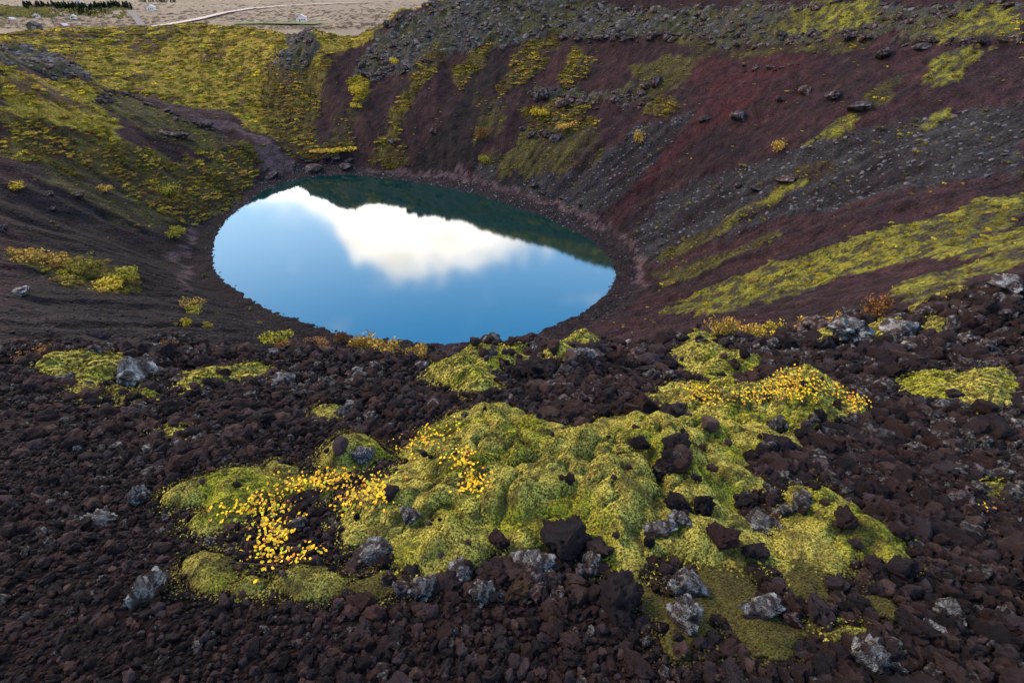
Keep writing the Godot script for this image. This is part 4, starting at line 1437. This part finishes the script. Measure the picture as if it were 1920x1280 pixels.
func walker(p: Vector3) -> void:
	# joints of a standing figure: two points and two radii each
	var bones := [
		[Vector3(-.10, .06, 0), Vector3(-.11, .48, .02), .055, .065], [Vector3(-.11, .48, .02), Vector3(-.09, .90, 0), .065, .095],
		[Vector3(.12, .06, .08), Vector3(.11, .48, .05), .055, .065], [Vector3(.11, .48, .05), Vector3(.09, .90, 0), .065, .095],
		[Vector3(-.10, .05, 0), Vector3(-.11, .04, -.14), .05, .04], [Vector3(.12, .05, .08), Vector3(.13, .04, -.06), .05, .04],
		[Vector3(0, .92, 0), Vector3(0, 1.20, 0), .15, .15], [Vector3(0, 1.20, 0), Vector3(0, 1.40, 0), .16, .13],
		[Vector3(-.16, 1.40, 0), Vector3(-.24, 1.12, .03), .07, .055], [Vector3(-.24, 1.12, .03), Vector3(-.20, .90, -.06), .055, .04],
		[Vector3(.16, 1.40, 0), Vector3(.25, 1.13, .03), .07, .055], [Vector3(.25, 1.13, .03), Vector3(.21, .91, -.06), .055, .04],
		[Vector3(0, 1.40, 0), Vector3(0, 1.54, -.01), .06, .055], [Vector3(0, 1.60, -.01), Vector3(0, 1.67, -.01), .095, .10]]
	var cell := 0.045
	var lo := Vector3(-0.42, -0.05, -0.3)
	var dim := Vector3i(19, 42, 14)
	var f := PackedFloat32Array()
	f.resize(dim.x * dim.y * dim.z)
	for z in dim.z:
		for y in dim.y:
			for x in dim.x:
				var q := lo + Vector3(x, y, z) * cell
				var d := 1e9
				for b in bones:
					var ab: Vector3 = b[1] - b[0]
					var t := clampf((q - b[0]).dot(ab) / ab.length_squared(), 0, 1)
					var e: float = (q - (b[0] + ab * t)).length() - lerpf(b[2], b[3], t)
					var k := clampf(0.5 + 0.5 * (d - e) / 0.04, 0, 1)
					d = lerpf(d, e, k) - 0.04 * k * (1.0 - k) if d < 1e8 else e
				f[(z * dim.y + y) * dim.x + x] = d
	var v := PackedVector3Array()
	var idx := PackedInt32Array()
	var at := {}
	for z in dim.z - 1:
		for y in dim.y - 1:
			for x in dim.x - 1:
				var sum := Vector3.ZERO
				var n := 0
				for e in [[0,0,0,1,0,0],[0,1,0,1,1,0],[0,0,1,1,0,1],[0,1,1,1,1,1],[0,0,0,0,1,0],[1,0,0,1,1,0],[0,0,1,0,1,1],[1,0,1,1,1,1],[0,0,0,0,0,1],[1,0,0,1,0,1],[0,1,0,0,1,1],[1,1,0,1,1,1]]:
					var fa := f[((z + e[2]) * dim.y + y + e[1]) * dim.x + x + e[0]]
					var fb := f[((z + e[5]) * dim.y + y + e[4]) * dim.x + x + e[3]]
					if (fa < 0) != (fb < 0):
						sum += Vector3(e[0], e[1], e[2]).lerp(Vector3(e[3], e[4], e[5]), fa / (fa - fb))
						n += 1
				if n:
					at[Vector3i(x, y, z)] = v.size()
					v.append(lo + (Vector3(x, y, z) + sum / n) * cell)
	for c: Vector3i in at:
		for ax in 3:
			var u := Vector3i.ZERO
			var w := Vector3i.ZERO
			var s := Vector3i.ZERO
			s[ax] = 1
			u[(ax + 1) % 3] = 1
			w[(ax + 2) % 3] = 1
			var fa := f[(c.z * dim.y + c.y) * dim.x + c.x]
			var g := c + s
			var fb := f[(g.z * dim.y + g.y) * dim.x + g.x]
			if (fa < 0) == (fb < 0) or not (at.has(c - u) and at.has(c - w) and at.has(c - u - w)): continue
			var quad := [at[c], at[c - u], at[c - u - w], at[c - w]]
			if fa < 0: quad = [quad[0], quad[3], quad[2], quad[1]]
			idx.append_array([quad[0], quad[1], quad[2], quad[0], quad[2], quad[3]])
	var col := PackedColorArray()
	for q in v:
		var c := Color(.012, .012, .018)
		if q.y > 1.53: c = Color(.30, .17, .12) if q.z < -0.03 and q.y < 1.68 else Color(.02, .014, .01)
		elif q.y < 0.86: c = Color(.018, .018, .028)
		col.append(c)
	var t := thing("person", "person in dark clothes standing beside the rock knoll", "person", p)
	part(t, "body", array_mesh(v, normals_of(v, idx), idx, col), mats["cloth"])

func _ready() -> void:
	rng.seed = 7
	# camera
	var cam := Camera3D.new()
	cam.name = "camera"
	cam.fov = rad_to_deg(2.0 * atan(640.0 / FOCAL))
	cam.near = 0.05
	cam.far = 20000.0
	cam.position = EYE
	cam.rotation_degrees = Vector3(-PITCH, 0, 0)
	add_child(cam)
	cam.make_current()
	# sky and exposure
	var env := Environment.new()
	env.background_mode = Environment.BG_SKY
	env.sky = Sky.new()
	env.sky.sky_material = make_sky()
	env.tonemap_mode = Environment.TONE_MAPPER_LINEAR
	env.tonemap_exposure = 2.3
	env.sdfgi_enabled = true
	env.ssao_enabled = true
	env.ssil_enabled = true
	var we := WorldEnvironment.new()
	we.name = "world"
	we.environment = env
	add_child(we)
	# the sun behind thin cloud, ahead to the left
	var sun := DirectionalLight3D.new()
	sun.name = "sun"
	sun.light_color = Color(1.0, 0.85, 0.66)
	sun.light_energy = 1.1
	sun.light_angular_distance = 18.0
	sun.shadow_enabled = true
	add_child(sun)
	sun.look_at_from_position(Vector3(-88, 78, -50), Vector3.ZERO)

	n_big = smooth_noise(0.03, 11, 2)
	n_mid = smooth_noise(0.16, 12, 3)
	n_fine = smooth_noise(0.9, 13, 3)
	n_warp = smooth_noise(0.12, 14, 2)
	n_streak = smooth_noise(0.12, 15, 3)
	n_lobe = smooth_noise(1.25, 16, 1)
	n_lobe2 = smooth_noise(3.4, 17, 2)
	n_tint = smooth_noise(0.07, 18, 3)
	setup_land()
	make_materials()
	setup_zones()
	build_land()
	build_water()
	build_moss()
	build_stones()
	build_willows()
	build_bowl()
	build_ledges()
	build_plain()

func make_sky() -> PanoramaSkyMaterial:
	var w := 1024
	var h := 512
	var im := Image.create(w, h, false, Image.FORMAT_RGBF)
	var puff := smooth_noise(1.0, 31, 5)
	var edge := smooth_noise(3.2, 32, 4)
	# height of the cloud bank's top round the horizon, degrees of azimuth and of elevation
	var tops := [[-180, 20], [-150, 26], [-120, 17], [-90, 24], [-62, 15], [-40, 16], [-30, 16.5], [-24.5, 18.5], [-21, 20.5], [-18.5, 26], [-14, 28.5], [-9, 27.5], [0, 26.5], [4, 25.5], [8, 23], [20, 19], [45, 25], [75, 18], [110, 27], [145, 19], [180, 20]]
	for y in h:
		var el := 90.0 - (y + 0.5) / h * 180.0
		if el < -1.0:
			for x in w: im.set_pixel(x, y, Color(0.35, 0.42, 0.5))
			continue
		var e := deg_to_rad(maxf(el, 0.0))
		var k := clampf(el / 60.0, 0.0, 1.0)
		var blue := Color(0.88, 1.38, 1.95).lerp(Color(0.17, 0.78, 1.75), smoothstep(0.28, 0.62, k)).lerp(Color(0.14, 0.45, 1.10), smoothstep(0.6, 1.0, k))
		for x in w:
			var az := fposmod((x + 0.5) / w * 360.0 + 180.0, 360.0) - 180.0
			var ar := deg_to_rad(az)
			var dir := Vector3(sin(ar) * cos(e), sin(e), -cos(ar) * cos(e))
			var c := blue
			if el < 42.0:
				var i := 0
				while i < tops.size() - 2 and tops[i + 1][0] <= az: i += 1
				var top: float = lerpf(tops[i][1], tops[i + 1][1], smoothstep(0.0, 1.0, (az - tops[i][0]) / (tops[i + 1][0] - tops[i][0])))
				var q := Vector3(dir.x, dir.y * 1.6, dir.z) * 3.0
				var body := top + 1.6 * puff.get_noise_3dv(q * 2.0) + 1.3 * edge.get_noise_3dv(q * 2.5) - el
				var cover := smoothstep(-1.8, 2.4, body)
				var wisp := smoothstep(0.16, 0.55, puff.get_noise_3dv(q * 1.7 + Vector3(9, 2, 5))) * 0.16 * smoothstep(38.0, 29.0, el)
				var tone := 0.90 + 0.35 * puff.get_noise_3dv(q * 2.2 + Vector3(4, 4, 4))
				var white := Color(3.25, 3.08, 2.85) * tone
				c = c.lerp(white, maxf(cover, wisp))
			if el > 36.0:
				var q2 := Vector3(dir.x, dir.y, dir.z) / (dir.y + 0.35) * 1.6
				var over := smoothstep(-0.12, 0.30, puff.get_noise_3dv(q2)) * smoothstep(37.0, 48.0, el)
				c = c.lerp(Color(1.3, 1.26, 1.2), over * 0.9)
			im.set_pixel(x, y, c)
	var m := PanoramaSkyMaterial.new()
	m.panorama = ImageTexture.create_from_image(im)
	return m

func make_materials() -> void:
	var grain := noise_tex(0.06, 41, 4, [[0.2, grey(0.45)], [0.5, grey(0.85)], [0.8, grey(1.0)]])
	var pits := noise_tex(0.05, 42, 5, [], 512, true)
	var rubble := noise_tex(0.035, 44, 6, [[0.22, grey(0.30)], [0.5, grey(0.80)], [0.62, grey(0.95)], [0.8, grey(1.0)]], 1024)
	mat("crater soil", Color.WHITE, 0.95, rubble, 0.07, pits, 30.0, true, true)
	mat("rim soil", Color(0.72, 0.70, 0.70), 0.95, rubble, 1.5, pits, 2.5, true, true)
	mat("heath", Color.WHITE, 0.95, grain, 0.02, null, 0.0, true, true)
	var w := mat("lake water", srgb(0.001, 0.0115, 0.0105), 0.035, null, 0.5, pits, 0.03, false)
	w.metallic_specular = 0.7
	w.uv1_world_triplanar = true
	# stones
	var crust := noise_tex(0.0050, 43, 4, [[0.0, Color(0.30, 0.25, 0.25)], [0.55, Color(0.42, 0.37, 0.37)], [0.62, Color(0.62, 0.60, 0.59)], [0.74, Color(0.95, 0.96, 0.96)], [1.0, Color(1, 1, 1)]])
	mat("scoria cover", Color.WHITE, 0.9, grain, 1.5, pits, 7.0)
	mat("lichen cover", Color.WHITE, 0.9, crust, 0.36, pits, 7.0)
	for k in 6:
		var c: Color = STONE_TINT[k]
		mat("scoria %d" % k, c.linear_to_srgb(), 0.9, grain, 1.6, pits, 6.0, false)
		mat("ledge %d" % k, (c * 2.2).lerp(Color(.085, .085, .083), 0.5).linear_to_srgb(), 0.9, crust, 0.5, pits, 9.0, false)
		mat("lichen %d" % k, (c * 3.5).lerp(Color(.15, .15, .15), 0.45).linear_to_srgb(), 0.9, crust, 0.40, pits, 6.0, false)
	mat("stone dark", srgb(.030, .022, .025), 0.85, grain, 1.4, pits, 8.0, false)
	mat("stone red", srgb(.060, .030, .028), 0.9, grain, 1.4, pits, 8.0, false)
	mat("stone ochre", srgb(.085, .050, .028), 0.9, grain, 1.4, pits, 8.0, false)
	mat("stone lichen", srgb(.26, .255, .245), 0.9, crust, 0.42, pits, 4.0, false)
	mat("stone white", srgb(.55, .55, .56), 0.95, crust, 2.2, pits, 8.0, false)
	# plants
	mat("moss", Color.WHITE, 0.95, grain, 12.0, pits, 1.0)
	for m in [mat("shoot", Color.WHITE, 0.8), mat("bush cover", Color.WHITE, 0.8)]:
		m.backlight_enabled = true
		m.backlight = grey(0.35)
	for k in 6:
		var m := mat("bush %d" % k, (LEAF_TINT[k] as Color).linear_to_srgb(), 0.8)
		m.backlight_enabled = true
		m.backlight = grey(0.35)
	for l in [["gold", .50, .275, .004], ["orange", .36, .125, .004], ["rust", .16, .05, .010], ["lime", .26, .28, .010]]:
		var m := mat("leaf " + l[0], srgb(l[1], l[2], l[3]), 0.55, null, 1.0, null, 0.0, false)
		m.backlight_enabled = true
		m.backlight = grey(0.4)
	mat("twig", srgb(.060, .036, .024), 0.9, null, 1.0, null, 0.0, false)
	mat("cloth", Color.WHITE, 0.9)
	for l in [["white", .22, .21, .20], ["timber", .16, .10, .075], ["red", .12, .045, .03], ["dark", .02, .018, .018], ["grey", .20, .19, .19]]:
		mat("paint " + l[0], srgb(l[1], l[2], l[3]), 0.7, null, 1.0, null, 0.0, false)
	var g := mat("glass", srgb(.02, .025, .03), 0.08, null, 1.0, null, 0.0, false)
	g.metallic_specular = 0.5

func build_land() -> void:
	var near := Rect2(-9.5, -9.5, 19.0, 14.0)
	var mid := Rect2(-66, -84, 142, 90)
	structure("crater_ground", land_sheet(-215, 165, -310, 42, 0.75, mid), mats["crater soil"])
	structure("crater_ground", land_sheet(mid.position.x - 1.5, mid.end.x + 1.5, mid.position.y - 1.5, mid.end.y + 1.5, 0.4, near), mats["crater soil"])
	structure("rim_ground", land_sheet(near.position.x - 0.6, near.end.x + 0.6, near.position.y - 0.6, near.end.y + 0.6, 0.07, Rect2(900, 900, 1, 1)), mats["rim soil"])
	# the plain beyond
	var v := PackedVector3Array()
	var col := PackedColorArray()
	var rings := 90
	var spokes := 240
	for j in rings:
		var r := 120.0 * pow(1.055, j)
		for i in spokes + 1:
			var a := TAU * i / spokes
			var p := Vector3(centre.x + sin(a) * r, PLAIN - 0.15, centre.y - cos(a) * r)
			if r > 320.0: p.y += 1.2 * n_big.get_noise_2d(p.x * 0.3, p.z * 0.3)
			v.append(p)
			var t := n_tint.get_noise_2d(p.x * 0.25, p.z * 0.6)
			var c := Color(.122, .083, .060).lerp(Color(.140, .104, .060), clampf(0.5 + t * 1.6, 0, 1))
			col.append(c * (1.0 + 0.35 * n_tint.get_noise_2d(p.x * 1.3, p.z * 3.0)))
	structure("plain", sheet(v, col, spokes + 1, rings, Rect2(9000, 9000, 1, 1)), mats["heath"])

func build_water() -> void:
	var v := PackedVector3Array([Vector3(centre.x, 0, centre.y)])
	var n := PackedVector3Array([Vector3.UP])
	var idx := PackedInt32Array()
	for a in 360:
		var dir := Vector3(sin(deg_to_rad(a - 180.0)), 0, -cos(deg_to_rad(a - 180.0)))
		v.append(Vector3(centre.x, 0, centre.y) + dir * (shore[a] + 3.0))
		n.append(Vector3.UP)
		idx.append_array([0, 1 + a, 1 + (a + 1) % 360])
	structure("water", array_mesh(v, n, idx), mats["lake water"])
